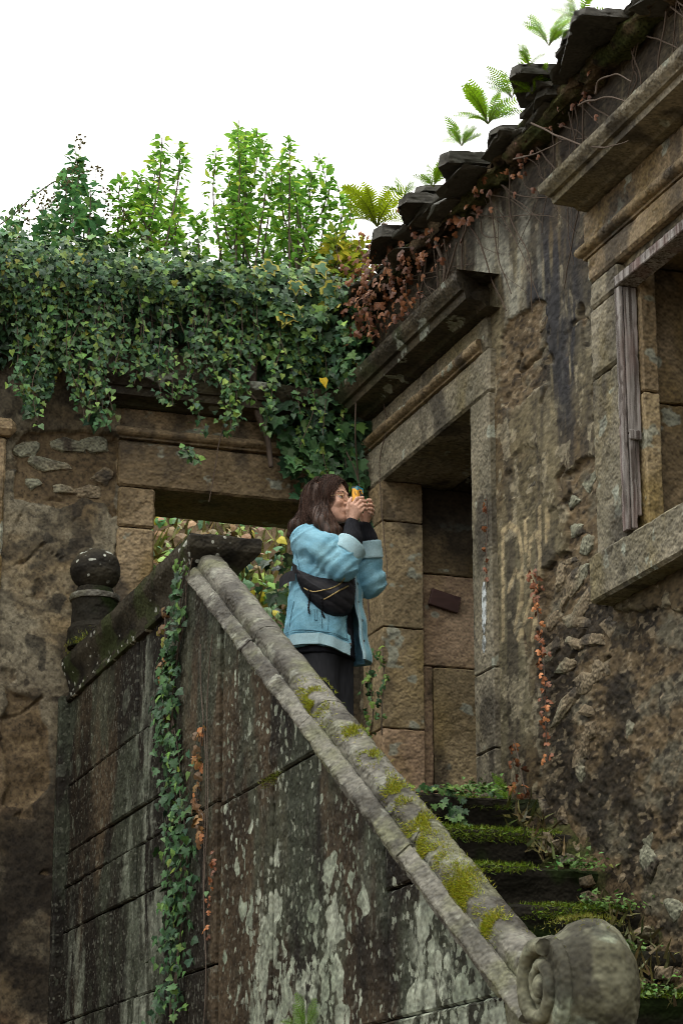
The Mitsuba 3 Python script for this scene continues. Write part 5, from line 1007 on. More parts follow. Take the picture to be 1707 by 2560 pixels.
HC = np.array([0.020, 0.0, 1.525])
def headspace(P): q = P - HC; return np.column_stack([q @ FF, q @ LL, q[:, 2]])
def fromhead(h): h = np.asarray(h, float); return HC + h[..., :1] * FF + h[..., 1:2] * LL + h[..., 2:3] * np.array([0, 0, 1.0])
def head_sd(P):
    h = headspace(P); s = np.abs(h[:, 1]); hs = np.column_stack([h[:, 0], s, h[:, 2]])
    d = ell(h, (-0.012, 0, 0.028), np.array([0.094, 0.073, 0.084]))
    d = smin(d, ell(h, (0.030, 0, -0.028), np.array([0.062, 0.056, 0.088])), 0.02)
    d = smin(d, ell(h, (0.024, 0, -0.068), np.array([0.056, 0.049, 0.042])), 0.02)
    d = smin(d, ell(h, (0.070, 0, -0.097), np.array([0.022, 0.022, 0.019])), 0.022)
    d = smin(d, cap(hs, (0.080, 0.014, 0.026), (0.066, 0.042, 0.024), 0.010, 0.008), 0.012)
    d = smax(d, -ell(hs, (0.098, 0.031, 0.004), np.array([0.018, 0.017, 0.012])), 0.012)
    d = smin(d, ell(hs, (0.066, 0.037, -0.026), np.array([0.022, 0.019, 0.019])), 0.015)
    d = smin(d, cap(h, (0.086, 0, 0.016), (0.110, 0, -0.028), 0.0075, 0.0105), 0.008)
    d = smin(d, cap(hs, (0.098, 0.006, -0.032), (0.094, 0.013, -0.032), 0.008, 0.007), 0.006)
    d = smin(d, ell(h, (0.086, 0, -0.061), np.array([0.012, 0.021, 0.013])), 0.010)
    d = smax(d, -cap(h, (0.102, -0.02, -0.0605), (0.102, 0.02, -0.0605), 0.0042), 0.005)
    n = smin(chain(P, [(0.006, 0.004, 1.47), (-0.012, 0.004, 1.39), (-0.015, 0, 1.34)], (0.046, 0.048, 0.056), 0.02), 1e9 * np.ones(len(P)), 0.01)
    return smin(d, n, 0.018)
RW, LW = (0.124, -0.150, 1.372), (0.182, -0.060, 1.392)
def hand_sd(P, wrist, kn, fingers, thumb, fore):
    d = cap(P, fore, wrist, 0.030, 0.0235)
    for k in kn: d = smin(d, cap(P, np.array(wrist) * 0.86 + np.array(k) * 0.14, k, 0.0155, 0.0098), 0.010)
    d = smin(d, cap(P, kn[0], kn[3], 0.0100, 0.0095), 0.006)
    for k, f in zip(kn, fingers): d = smin(d, chain(P, [k, *f], (0.0095, 0.0086, 0.0080, 0.0068), 0.004), 0.0035)
    return smin(d, chain(P, thumb, (0.014, 0.0112, 0.0095, 0.0078), 0.005), 0.006)
R_KN = [(0.126, -0.180, 1.452), (0.141, -0.186, 1.446), (0.153, -0.186, 1.435), (0.162, -0.180, 1.421)]
R_FI = [[(0.146, -0.184, 1.483), (0.172, -0.160, 1.494), (0.176, -0.142, 1.495)], [(0.163, -0.182, 1.472), (0.185, -0.157, 1.477), (0.183, -0.140, 1.477)],
        [(0.174, -0.180, 1.455), (0.190, -0.154, 1.459), (0.185, -0.138, 1.459)], [(0.178, -0.174, 1.438), (0.190, -0.152, 1.441), (0.186, -0.138, 1.442)]]
R_TH = [(0.112, -0.152, 1.398), (0.103, -0.170, 1.434), (0.110, -0.176, 1.466), (0.120, -0.168, 1.489)]
L_KN = [(0.196, -0.092, 1.472), (0.205, -0.090, 1.457), (0.208, -0.086, 1.441), (0.206, -0.080, 1.426)]
L_FI = [[(0.214, -0.118, 1.484), (0.208, -0.142, 1.487), (0.196, -0.152, 1.486)], [(0.220, -0.116, 1.466), (0.212, -0.140, 1.467), (0.200, -0.149, 1.467)],
        [(0.222, -0.110, 1.448), (0.213, -0.134, 1.448), (0.202, -0.142, 1.449)], [(0.218, -0.104, 1.431), (0.210, -0.126, 1.431), (0.201, -0.134, 1.433)]]
L_TH = [(0.176, -0.074, 1.412), (0.158, -0.088, 1.444), (0.150, -0.097, 1.472), (0.148, -0.103, 1.488)]
def bodyless(P):       # the parts under the clothes
    d = ell(P, (-0.012, 0, 1.15), np.array([0.105, 0.125, 0.20])); d = smin(d, ell(P, (-0.015, 0, 0.88), np.array([0.125, 0.13, 0.14])), 0.06)
    d = smin(d, cap(P, (-0.07, -0.09, 1.295), (0.05, 0.09, 1.295), 0.045), 0.04)
    d = smin(d, chain(P, [(-0.085, -0.112, 1.29), (0.070, -0.195, 1.155), (0.115, -0.165, 1.30), RW], (0.048, 0.040, 0.033, 0.024)), 0.02)
    d = smin(d, chain(P, [(0.055, 0.10, 1.29), (0.205, 0.035, 1.13), (0.195, -0.02, 1.29), LW], (0.048, 0.040, 0.033, 0.024)), 0.02)
    d = smin(d, cap(P, (-0.015, 0, 1.28), (-0.012, 0.003, 1.40), 0.055, 0.046), 0.03)
    d = smin(d, chain(P, [(-0.055, -0.06, 0.86), (-0.045, -0.07, 0.46), (-0.04, -0.06, 0.06)], (0.082, 0.056, 0.040)), 0.02)
    return smin(d, chain(P, [(0.045, 0.05, 0.86), (0.05, 0.05, 0.46), (0.055, 0.06, 0.06)], (0.082, 0.056, 0.040)), 0.02)
PER = thing('person', 'person with long brown hair in a light blue denim jacket raising a camera', 'person')
def world(m): m.vertices = person_world(m.vertices); return m
body = join([surface_nets(head_sd, (-0.13, -0.13, 1.34), (0.16, 0.13, 1.65), 0.0034),
             surface_nets(lambda P: hand_sd(P, RW, R_KN, R_FI, R_TH, (0.118, -0.160, 1.30)), (0.07, -0.215, 1.29), (0.215, -0.11, 1.515), 0.0026),
             surface_nets(lambda P: hand_sd(P, LW, L_KN, L_FI, L_TH, (0.192, -0.03, 1.30)), (0.12, -0.175, 1.29), (0.245, 0.02, 1.515), 0.0026),
             surface_nets(bodyless, (-0.22, -0.27, 0.01), (0.29, 0.22, 1.45), 0.016)])
def skin(p, n, uv): return mix((0.47, 0.265, 0.185), (0.58, 0.36, 0.27), fbm(p.x * 40, p.y * 40, p.z * 40, 3))
scene['skin'] = two(prin(skin, 0.5, 0.35))
put(PER + '__body', world(body), 'skin', True)
def hp(*a): return person_world(fromhead(np.array(a, float)))
for s in (-1, 1):
    m = trimesh.creation.icosphere(2, 0.0118); m.apply_translation(hp(0.0755, 0.0305 * s, 0.003)); scene.setdefault('eye_white', two(prin((0.55, 0.50, 0.47), 0.2, 0.5))); put(PER + '__eye', m, 'eye_white', True)
    m = trimesh.creation.icosphere(2, 0.006); m.apply_translation(hp(0.0835, 0.0305 * s, 0.0025)); scene.setdefault('iris', two(prin((0.03, 0.02, 0.015), 0.2, 0.5))); put(PER + '__iris', m, 'iris', True)
    put(PER + '__eyelid', tube([hp(0.0885 - 0.008 * abs(t) ** 2, (0.0305 + 0.016 * t) * s, 0.0085 - 0.004 * t * t) for t in np.linspace(-1, 1, 12)], 0.0032, 6), 'skin', True)
    put(PER + '__eyebrow', tube([hp(0.0905 - 0.012 * t * t - 0.004 * t, (0.032 + 0.019 * t) * s, 0.0245 + 0.003 * (1 - t * t)) for t in np.linspace(-1, 1, 12)], np.linspace(0.0028, 0.0015, 12), 6), 'hair_dark', True)
scene['lips'] = two(prin((0.42, 0.17, 0.14), 0.4, 0.4))
for z, r in ((-0.0575, 0.0035), (-0.0650, 0.0042)): put(PER + '__lip', tube([hp(0.0965 - 0.014 * t * t, 0.021 * t, z + 0.001 * (1 - t * t)) for t in np.linspace(-1, 1, 14)], r * (1 - 0.65 * np.abs(np.linspace(-1, 1, 14))), 6), 'lips', True)
GL = tag(num(PER + '__glasses'), 'thin round gold-rimmed glasses'); scene['gold_wire'] = two(prin((0.50, 0.36, 0.18), 0.35, 0.5, metallic=0.8))
scene['lens_glass'] = {'type': 'thindielectric'}
for s in (-1, 1):
    ring = [hp(0.105 - 0.10 * abs(0.033 * s + 0.0215 * math.cos(a) * s - 0.0) ** 1.0 * 0.25, 0.033 * s + 0.0215 * math.cos(a), -0.003 + 0.0205 * math.sin(a)) for a in np.linspace(0, 2 * math.pi, 33)]
    put(GL + '__rim', tube(ring, 0.0012, 5, False), 'gold_wire', True)
    c = np.mean(ring[:-1], 0); put(GL + '__lens', (np.vstack([[c], ring[:-1]]), np.array([(0, 1 + i, 1 + (i + 1) % 32) for i in range(32)])), 'lens_glass', False)
    put(GL + '__temple', tube([hp(0.1025, 0.0545 * s, 0.004), hp(0.07, 0.064 * s, 0.004), hp(0.01, 0.074 * s, 0.002)], 0.0012, 5), 'gold_wire', True)
put(GL + '__bridge', tube([hp(0.1045, -0.0115, 0.003), hp(0.108, 0, 0.006), hp(0.1045, 0.0115, 0.003)], 0.0012, 5), 'gold_wire', True)

# ---- hair: one mass with combed grooves and loose strands over it
def hair_sd(P):
    h = headspace(P); hs = np.column_stack([h[:, 0], np.abs(h[:, 1]), h[:, 2]])
    d = ell(h, (-0.014, 0, 0.030), np.array([0.110, 0.087, 0.099]))
    op = np.clip((0.108 - h[:, 2]) / 0.085, 0, 1) * 0.070                              # face opening under the centre parting
    d = smax(d, np.minimum.reduce([0.2 * np.ones(len(h)), op - np.abs(h[:, 1]) + np.maximum(0, (0.010 - h[:, 0]) * 3)]), 0.008)
    d = smax(d, -(h[:, 2] + 0.055), 0.02)
    d = smin(d, ell(h, (-0.057, -0.072, -0.045), np.array([0.062, 0.028, 0.130])), 0.02)
    d = smin(d, ell(h, (-0.026, -0.069, 0.000), np.array([0.038, 0.020, 0.070])), 0.02)
    d = smin(d, ell(h, (-0.045, 0.070, -0.050), np.array([0.068, 0.028, 0.125])), 0.02)
    d = smin(d, ell(h, (-0.085, 0.0, -0.075), np.array([0.048, 0.085, 0.150])), 0.03)
    d = smin(d, chain(P, [(-0.012, -0.074, 1.47), (0.012, -0.108, 1.390), (0.046, -0.148, 1.325), (0.046, -0.172, 1.260), (0.062, -0.180, 1.195)], (0.024, 0.034, 0.034, 0.030, 0.010), 0.01), 0.025)
    d = smin(d, chain(P, [(-0.045, -0.085, 1.44), (-0.020, -0.150, 1.375), (0.020, -0.180, 1.315), (0.030, -0.186, 1.262)], (0.034, 0.034, 0.028, 0.010), 0.01), 0.025)
    d = smin(d, chain(P, [fromhead(q) for q in [(-0.090, -0.05, -0.08), (-0.135, -0.085, -0.130), (-0.160, -0.095, -0.165)]], (0.042, 0.040, 0.020)), 0.03)
    d = smin(d, chain(P, [fromhead(q) for q in [(0.02, 0.072, 0.02), (0.03, 0.078, -0.05), (0.02, 0.08, -0.14)]], (0.016, 0.020, 0.020)), 0.02)
    th = np.arctan2(h[:, 1], h[:, 0] + 0.012)
    g = meshkit.noise(np.column_stack([th * 16, h[:, 2] * 7, th * 0])) + 0.6 * meshkit.noise(np.column_stack([th * 38, h[:, 2] * 9, th * 0 + 3]))
    return d - 0.0060 * (g - 0.8)
def hair_col(p, n, uv): 
    s = fbm(p.x * 110, p.y * 110, p.z * 14, 3)
    return mix((0.016, 0.009, 0.006), (0.052, 0.029, 0.020), smoothstep(0.3, 0.7, s))
scene['hair'] = two(prin(hair_col, 0.5, 0.2)); scene['hair_dark'] = two(prin((0.03, 0.018, 0.014), 0.6, 0.3))
hm = surface_nets(hair_sd, (-0.20, -0.24, 1.16), (0.15, 0.13, 1.68), 0.0048)
HAIR = put(PER + '__hair', world(hm), 'hair', True)
hr = np.random.default_rng(31); N = 900
a = hr.uniform(-0.06, 0.085, N); sd = hr.choice([-1, -1, -1, 1], N)
q = fromhead(np.column_stack([a, 0.010 * sd + hr.normal(0, 0.004, N), 0.127 - 0.9 * np.maximum(a - 0.02, 0) ** 1.2]))
late = hr.random(N) < 0.45                                    # some start lower on the curtain
q[late] = fromhead(np.column_stack([hr.uniform(-0.11, 0.05, late.sum()), hr.uniform(-0.13, -0.05, late.sum()), hr.uniform(-0.18, 0.06, late.sum())]))
paths = []; wav = hr.uniform(0, 6.28, N)
side = sd[:, None] * LL[None]; e = 1e-3
off = hr.uniform(0.0005, 0.0035, N); 
for s in range(34):
    for _ in range(2):
        d = hair_sd(q); g = np.stack([hair_sd(q + e * np.eye(3)[k]) - d for k in range(3)], 1) / e; g /= np.linalg.norm(g, axis=1, keepdims=True) + 1e-9
        q = q - g * (d - off)[:, None] * 0.8
    paths.append(q.copy())
    hz = headspace(q); top = np.clip((hz[:, 2] - 0.02) / 0.09, 0, 1)[:, None]
    v = side * (1.2 * top) - np.array([0, 0, 1.0]) * (0.25 + 1 - top) - FF * 0.35 * top + FF * 0.10 * (1 - top) + hr.normal(0, 0.05, (N, 3)) + 0.35 * np.sin(s * 0.55 + wav)[:, None] * side * (1 - top)
    v = v - g * (v * g).sum(1, keepdims=True); v /= np.linalg.norm(v, axis=1, keepdims=True) + 1e-9
    q = q + v * 0.0085
paths = np.stack(paths, 1)
V, F, C, k = [], [], [], 0
for i in range(N):
    L = hr.integers(16, 34); p = paths[i, :L]
    if np.abs(np.diff(p[:, 2])).sum() < 0.03: continue
    m = tube(p, np.linspace(0.0013, 0.0005, L), 3, False); V.append(m.vertices); F.append(m.faces + k); k += len(m.vertices)
    base = np.array([(0.030, 0.016, 0.011), (0.050, 0.027, 0.019), (0.070, 0.038, 0.028), (0.020, 0.011, 0.008)])[hr.integers(0, 4)]
    z = headspace(m.vertices)[:, 2]; tip = sstep(-0.12, -0.24, z) * hr.uniform(0.0, 0.9); C.append(base * (1 - tip[:, None]) + np.array([0.17, 0.095, 0.042]) * tip[:, None])
scene['hair_strand'] = two({'type': 'principled', 'base_color': {'type': 'mesh_attribute', 'name': 'vertex_color'}, 'roughness': 0.5, 'specular': 0.15})
put(HAIR + '__strands', (person_world(np.vstack(V)), np.vstack(F)), 'hair_strand', True, kind='stuff', color=np.vstack(C))

# ---- clothes
TW_ = np.array([0.70, 0.76, 0.90, 1.02, 1.17, 1.275, 1.34, 1.385, 1.44])
TA = np.array([0.168, 0.168, 0.160, 0.150, 0.138, 0.120, 0.098, 0.080, 0.07]); TB = np.array([0.196, 0.196, 0.190, 0.183, 0.180, 0.176, 0.142, 0.098, 0.08])
TC = np.array([-0.020, -0.020, -0.022, -0.018, -0.008, -0.008, -0.012, -0.012, -0.012])
def torso_sd(P, off=0.0, wlo=0.775, whi=1.392):
    w = P[:, 2]; a, b, cx = np.interp(w, TW_, TA) + off, np.interp(w, TW_, TB) + off, np.interp(w, TW_, TC)
    q = P - np.column_stack([cx, 0 * w, w]); x, y = q @ FF, q @ LL
    d = (np.sqrt((x / a) ** 2 + (y / b) ** 2) - 1) * np.minimum(a, b) * 0.92
    ph = np.degrees(np.arctan2(y, x)); return smax(smax(d, wlo - w, 0.012), w - whi, 0.02), ph, x, y
R_SL = ([(-0.092, -0.118, 1.296), (0.0, -0.175, 1.235), (0.075, -0.196, 1.150), (0.108, -0.180, 1.225)], (0.076, 0.074, 0.070, 0.064))
L_SL = ([(0.060, 0.105, 1.30), (0.150, 0.075, 1.21), (0.208, 0.040, 1.135), (0.205, 0.008, 1.265)], (0.076, 0.072, 0.070, 0.058))
def folds(P, seed):
    return 0.010 * (meshkit.fbm(P * [16, 16, 26], 3, seed) - 0.5) + 0.006 * (meshkit.noise(np.column_stack([(P[:, 0] + P[:, 2]) * 34, (P[:, 0] - P[:, 2]) * 12, P[:, 1] * 14]), seed) - 0.5)
def jacket_sd(P):
    d, ph, x, y = torso_sd(P)
    gap = np.interp(P[:, 2], [0.76, 0.95, 1.15, 1.3], [1.0, 1.0, 1.0, 1.0])
    cut = np.where((ph > -6) & (ph < 62), -1.0, 1.0) * np.minimum(np.abs(ph + 6), np.abs(ph - 62)) * 0.0022
    d = smax(d, -cut, 0.004)
    sl = smin(chain(P, *R_SL, 0.03), chain(P, *L_SL, 0.03), 0.02)
    # gathers at the bend of the sleeves
    ew = np.exp(-((P - np.array([0.06, -0.19, 1.17])) ** 2).sum(1) / 0.011) + np.exp(-((P - np.array([0.205, 0.03, 1.16])) ** 2).sum(1) / 0.010)
    d = smin(d, sl + 0.0045 * ew * np.sin(150 * (P[:, 0] * 0.65 - P[:, 2] * 0.75) + 5 * meshkit.noise(P * 14, 3)), 0.022)
    shf = np.exp(-((P - np.array([-0.05, -0.2, 1.22])) ** 2).sum(1) / 0.02)
    d = d + 0.0025 * shf * np.sin(95 * (P[:, 0] * 0.5 + P[:, 2] * 0.86) + 6 * meshkit.noise(P * 9, 8))
    lowf = np.clip((1.02 - P[:, 2]) / 0.15, 0, 1)
    d = d + 0.0045 * lowf * np.sin(46 * (P[:, 0] - 0.28 * P[:, 2]) + 4 * meshkit.noise(P * 7, 5))
    rd = 1 - np.abs(2 * meshkit.noise(np.column_stack([(P[:, 0] * 0.80 + P[:, 2] * 0.60) * 7, (P[:, 2] * 0.80 - P[:, 0] * 0.60) * 30, P[:, 1] * 12]), 5) - 1)
    return d - folds(P, 12) * 0.5 - 0.007 * (rd ** 4 - 0.25) * np.clip((P[:, 2] - 0.98) / 0.08, 0, 1) - 0.005 * (rd ** 4) * np.clip((1.0 - P[:, 2]) / 0.08, 0, 1)
def denim(p, n, uv):
    b = fbm(p.x * 14, p.y * 14, p.z * 14, 4); t = noise(p.x * 420, p.y * 420, p.z * 160)
    c = mix((0.125, 0.295, 0.395), (0.215, 0.425, 0.530), smoothstep(0.25, 0.75, b))
    return mix(c, (0.27, 0.50, 0.56), smoothstep(0.50, 0.75, fbm(p.x * 9, p.y * 9, p.z * 9 + 7, 4)) * 0.5) * (0.82 + 0.36 * t)
def denim_pale(p, n, uv): return mix((0.24, 0.40, 0.46), (0.37, 0.52, 0.57), fbm(p.x * 22, p.y * 22, p.z * 22, 4)) * (0.85 + 0.3 * noise(p.x * 420, p.y * 420, p.z * 160))
scene['denim'] = two(prin(denim, 0.85, 0.15, sheen=0.3)); scene['denim_pale'] = two(prin(denim_pale, 0.9, 0.1, sheen=0.3))
scene['denim_stitch'] = two(prin((0.075, 0.17, 0.23), 0.9, 0.1)); scene['black_knit'] = two(prin(lambda p, n, uv: mix((0.008, 0.009, 0.012), (0.020, 0.021, 0.026), noise(p.x * 240, p.y * 240, p.z * 60)), 0.9, 0.1, sheen=0.3))
scene['trouser_cloth'] = two(prin(lambda p, n, uv: mix((0.016, 0.017, 0.020), (0.034, 0.036, 0.042), fbm(p.x * 90, p.y * 90, p.z * 20, 3)), 0.85, 0.15))
JK = tag(num(PER + '__jacket'), 'oversized light blue denim jacket with turned-up sleeves, worn open')
put(JK + '__shell', world(surface_nets(jacket_sd, (-0.27, -0.30, 0.755), (0.31, 0.235, 1.44), 0.0062)), 'denim', True)
def cuff(a, b, ra, rb, seed, th=0.010):
    a, b = np.array(a, float), np.array(b, float); ax = (b - a) / np.linalg.norm(b - a); L = np.linalg.norm(b - a)
    def sd(P):
        t = (P - a) @ ax; rad = np.linalg.norm(P - a - t[:, None] * ax, axis=1); r = np.interp(t, [0, L], [ra, rb]) + 0.007 * (meshkit.fbm(P * 22, 2, seed) - 0.5)
        return smax(smax(np.abs(rad - r + th) - th, -t, 0.006), t - L, 0.006) - 0.002
    return world(surface_nets(sd, np.minimum(a, b) - 0.1, np.maximum(a, b) + 0.1, 0.0045))
put(JK + '__cuff', cuff((0.083, -0.184, 1.205), (0.126, -0.170, 1.262), 0.075, 0.076, 1), 'denim_pale', 45); put(JK + '__cuff', cuff((0.206, 0.006, 1.243), (0.202, -0.012, 1.325), 0.066, 0.060, 2), 'denim_pale', 45)
# left front, hanging open: a panel that stands away from the body
gr, gw = np.linspace(78, 2, 22), np.linspace(0.748, 1.24, 50); FP = []
for ph in gr:
    for w in gw:
        a_, b_, cx = np.interp(w, TW_, TA), np.interp(w, TW_, TB), np.interp(w, TW_, TC); k = (78 - ph) / 76
        fl = 0.004 + min(1, k * 2.2) * (0.012 + 0.042 * np.clip((1.20 - w) / 0.42, 0, 1)) + 0.004 * math.sin(w * 40 + k * 3)
        p = np.array([cx, 0, w]) + FF * (a_ + fl) * math.cos(math.radians(ph)) + LL * (b_ + fl) * math.sin(math.radians(ph)); p[2] -= 0.022 * k * np.clip((0.9 - w) / 0.15, 0, 1); FP.append(p)
FP = np.array(FP).reshape(22, 50, 3); nrm = np.cross(np.gradient(FP, axis=0), np.gradient(FP, axis=1)); nrm /= np.linalg.norm(nrm, axis=-1, keepdims=True)
o_, i_ = FP - nrm * 0.0025, FP + nrm * 0.0025
front = loft([np.vstack([o_[:, j], i_[::-1, j]]) for j in range(50)])
put(JK + '__front_panel', world(front), 'denim', 40)
put(JK + '__placket', world(loft([np.vstack([FP[-1, j] + nrm[-1, j] * 0.006, FP[-1, j] - nrm[-1, j] * 0.006, FP[-8, j] - nrm[-8, j] * 0.005, FP[-8, j] + nrm[-8, j] * 0.005]) for j in range(50)])), 'denim_pale', 40)
def skin_of(sd, pts, v0=-0.40, lift=0.0012):
    """Points of the near side of a garment under (u, w)."""
    pts = np.asarray(pts, float); P = np.column_stack([pts[:, 0], np.full(len(pts), v0), pts[:, 1]])
    for _ in range(60): P[:, 1] += np.clip(sd(P) * 0.7, -0.01, 0.02)
    P[:, 1] -= lift; return P
def seam(pts, r=0.0020, bs='denim_stitch', name='seam'):
    n = max(10, int(sum(np.hypot(*(np.array(b) - np.array(a))) for a, b in zip(pts[:-1], pts[1:])) / 0.008))
    q = skin_of(jacket_sd, spline([(a, 0, b) for a, b in pts], n)[:, [0, 2]]); q[:, 1] = np.convolve(np.pad(q[:, 1], 2, 'edge'), np.ones(5) / 5, 'valid') - 0.0016
    return tube(person_world(q), r, 4)
SEAMS = [[(-0.1418, 1.2338), (-0.1312, 1.1943), (-0.1238, 1.1549), (-0.1165, 1.1058), (-0.1069, 1.0812)], [(-0.1859, 0.8543), (-0.1058, 0.8496), (-0.0351, 0.8425), (0.0544, 0.8305), (0.1298, 0.8113)], [(-0.1835, 0.8422), (-0.1058, 0.8399), (-0.0351, 0.8337), (0.0544, 0.8232), (0.1298, 0.803)], [(-0.0519, 0.9445), (-0.0503, 0.8958)], [(-0.0401, 0.9445), (-0.039, 0.8958), (-0.0503, 0.8958)], [(-0.0188, 0.9202), (-0.0173, 0.8813), (-0.0153, 0.8546)], [(0.0143, 0.9154), (0.0129, 0.8814), (0.0097, 0.8474)], [(0.096, 0.935), (0.0969, 0.8912), (0.0992, 0.8233)], [(-0.1695, 0.8616), (-0.165, 0.9005), (-0.1582, 0.9492), (-0.1467, 0.998)], [(-0.1427, 1.1352), (-0.1354, 1.1057), (-0.1235, 1.091)]]
put(JK + '__seam', join([seam(s) for s in SEAMS]), 'denim_stitch', True, kind='stuff')
WBAND = skin_of(jacket_sd, [(x, 0.832 - 0.04 * np.clip((x + 0.02) / 0.14, 0, 1)) for x in np.linspace(-0.17, 0.115, 40)])
hb = []
for k_ in range(40):
    p = WBAND[k_]; hb.append(np.array([p + [0, -0.010, 0], p + [0, 0.01, 0], p + [0, 0.01, -0.052], p + [0, -0.012, -0.052]]))
put(JK + '__waistband', world(loft(hb)), 'denim_pale', 40)
scene['button_metal'] = two(prin((0.05, 0.045, 0.045), 0.4, 0.5, metallic=0.6))
for b in [(0.1219, 0.9078), (0.1166, 0.7958)]:
    p = skin_of(jacket_sd, [b], lift=0.003)[0]; m = trimesh.creation.icosphere(2, 0.008); m.vertices = m.vertices @ np.diag([1, 0.45, 1]) ; m.vertices = person_world(m.vertices + p); put(JK + '__button', m, 'button_metal', True)
for q in FP[-3, [8, 17, 26, 35]]: m = trimesh.creation.icosphere(2, 0.007); m.vertices = person_world(m.vertices * [1, 0.6, 1] + q + np.array([-0.002, -0.006, 0])); put(JK + '__button', m, 'button_metal', True)
def sweater_sd(P):
    d, ph, x, y = torso_sd(P, -0.016, 0.745, 1.42)
    d = np.minimum(d, chain(P, [(-0.012, 0.0, 1.38), (0.0, 0.0, 1.435)], (0.066, 0.058), 0.01))
    d = smin(d, chain(P, [(0.10, -0.178, 1.23), (0.122, -0.166, 1.29), (0.124, -0.152, 1.368)], (0.052, 0.047, 0.034), 0.02), 0.01)
    d = smin(d, chain(P, [(0.205, 0.0, 1.27), (0.196, -0.03, 1.335), (0.184, -0.056, 1.388)], (0.050, 0.044, 0.033), 0.02), 0.01)
    return d - 0.006 * (meshkit.fbm(P * [18, 18, 40], 3, 4) - 0.5)
put(PER + '__sweater', world(surface_nets(sweater_sd, (-0.22, -0.26, 0.725), (0.27, 0.21, 1.50), 0.0065)), 'black_knit', True)
def trousers_sd(P):
    d = ell(P, (-0.012, 0, 0.84), np.array([0.140, 0.155, 0.14]))
    d = smin(d, chain(P, [(-0.045, -0.055, 0.83), (-0.030, -0.065, 0.45), (-0.030, -0.06, 0.07)], (0.108, 0.092, 0.090), 0.03), 0.03)
    d = smin(d, chain(P, [(0.030, 0.045, 0.83), (0.040, 0.05, 0.45), (0.045, 0.06, 0.07)], (0.104, 0.090, 0.088), 0.03), 0.015)
    d = smax(smax(d, 0.06 - P[:, 2], 0.01), P[:, 2] - 0.92, 0.01)
    return d - 0.006 * (meshkit.fbm(P * [20, 20, 4], 3, 14) - 0.5) - 0.008 * (meshkit.noise(np.column_stack([P[:, 0] * 26, P[:, 1] * 26, P[:, 2] * 1.5]), 9) - 0.5)
put(PER + '__trousers', world(surface_nets(trousers_sd, (-0.19, -0.20, 0.04), (0.18, 0.19, 0.94), 0.009)), 'trouser_cloth', True)
scene['shoe'] = two(prin((0.02, 0.02, 0.022), 0.5, 0.3))
for c in ((-0.03, -0.06), (0.05, 0.06)):
    put(PER + '__shoe', world(surface_nets(lambda P: smax(smin(cap(P, (*c, 0.045), np.array((*c, 0.035)) + FF * 0.14, 0.045, 0.036), cap(P, (*c, 0.05), np.array((*c, 0.05)) - FF * 0.04, 0.042), 0.02), -P[:, 2], 0.006), (c[0] - 0.12, c[1] - 0.16, -0.01), (c[0] + 0.22, c[1] + 0.12, 0.12), 0.008)), 'shoe', True)

# ---- waist bag worn across the chest
scene['bag_nylon'] = two(prin(lambda p, n, uv: mix((0.007, 0.007, 0.009), (0.022, 0.022, 0.026), fbm(p.x * 60, p.y * 60, p.z * 60, 3)), 0.6, 0.2)); scene['brass'] = two(prin((0.36, 0.27, 0.12), 0.4, 0.5, metallic=0.8))
BAG = thing('waist_bag', 'black quilted waist bag with two gold zips worn across the chest over the jacket', 'bag')
BO = np.array([(-0.1411, 1.1372), (-0.1069, 1.1249), (-0.05, 1.1054), (0.0163, 1.0982), (0.0779, 1.1253), (0.1253, 1.1376), (0.1371, 1.1107), (0.1394, 1.0568), (0.1345, 0.9982), (0.1156, 0.9494), (0.0826, 0.9251), (0.0354, 0.9162), (-0.0023, 0.9273), (-0.0401, 0.954), (-0.078, 0.9929), (-0.1112, 1.0417), (-0.1328, 1.0906)])
def bag_v(u): return -0.178 + 0.22 * np.clip(u + 0.05, -0.12, 0.3)
gu, gw = np.linspace(BO[:, 0].min() - 0.01, BO[:, 0].max() + 0.01, 90), np.linspace(BO[:, 1].min() - 0.01, BO[:, 1].max() + 0.01, 90)
def bag_sd(P):
    s = -poly_sd(P[:, [0, 2]], BO); bulge = 0.066 * np.sqrt(np.clip(s / 0.085, 0, 1)) + 0.006 * (meshkit.fbm(P[:, [0, 2, 2]] * [26, 30, 0], 3, 3) - 0.5)
    crease = 0.004 * np.abs(np.sin(62 * (P[:, 2] + 0.55 * P[:, 0]))) ** 6
    near = bag_v(P[:, 0]) - bulge + crease
    return smax(smax(near - P[:, 1], P[:, 1] - bag_v(P[:, 0]) - 0.05, 0.004), -s, 0.006) * 0.8
put(BAG + '__pouch', world(surface_nets(bag_sd, (BO[:, 0].min() - 0.02, -0.29, BO[:, 1].min() - 0.02), (BO[:, 0].max() + 0.02, -0.02, BO[:, 1].max() + 0.02), 0.0042)), 'bag_nylon', True)
def bag_or_coat(P): return np.minimum(bag_sd(P), jacket_sd(P))
def on_bag(pts, n=40, lift=0.002): return person_world(skin_of(bag_or_coat, spline([(a, 0, b) for a, b in pts], n)[:, [0, 2]], lift=lift))
for z in [[(-0.1006, 1.0411), (-0.0755, 1.0256), (-0.0355, 1.0208), (0.0164, 1.034), (0.0541, 1.0536), (0.088, 1.0829)], [(-0.0095, 0.9843), (0.0258, 1.0009), (0.0635, 1.0268), (0.106, 1.0576)]]: put(BAG + '__zip', tube(on_bag(z), 0.0034, 6), 'brass', True)
for z in [[(-0.0789, 1.029), (-0.0768, 0.99), (-0.0795, 0.9512), (-0.0747, 0.9245)], [(-0.0203, 0.9892), (-0.0174, 0.9561), (-0.0164, 0.9294), (-0.0041, 0.9067)]]: put(BAG + '__zip_pull', tube(on_bag(z, 24, 0.006), 0.0042 + 0.0018 * np.sin(np.arange(24) * 2.2), 6), 'bag_nylon', True)
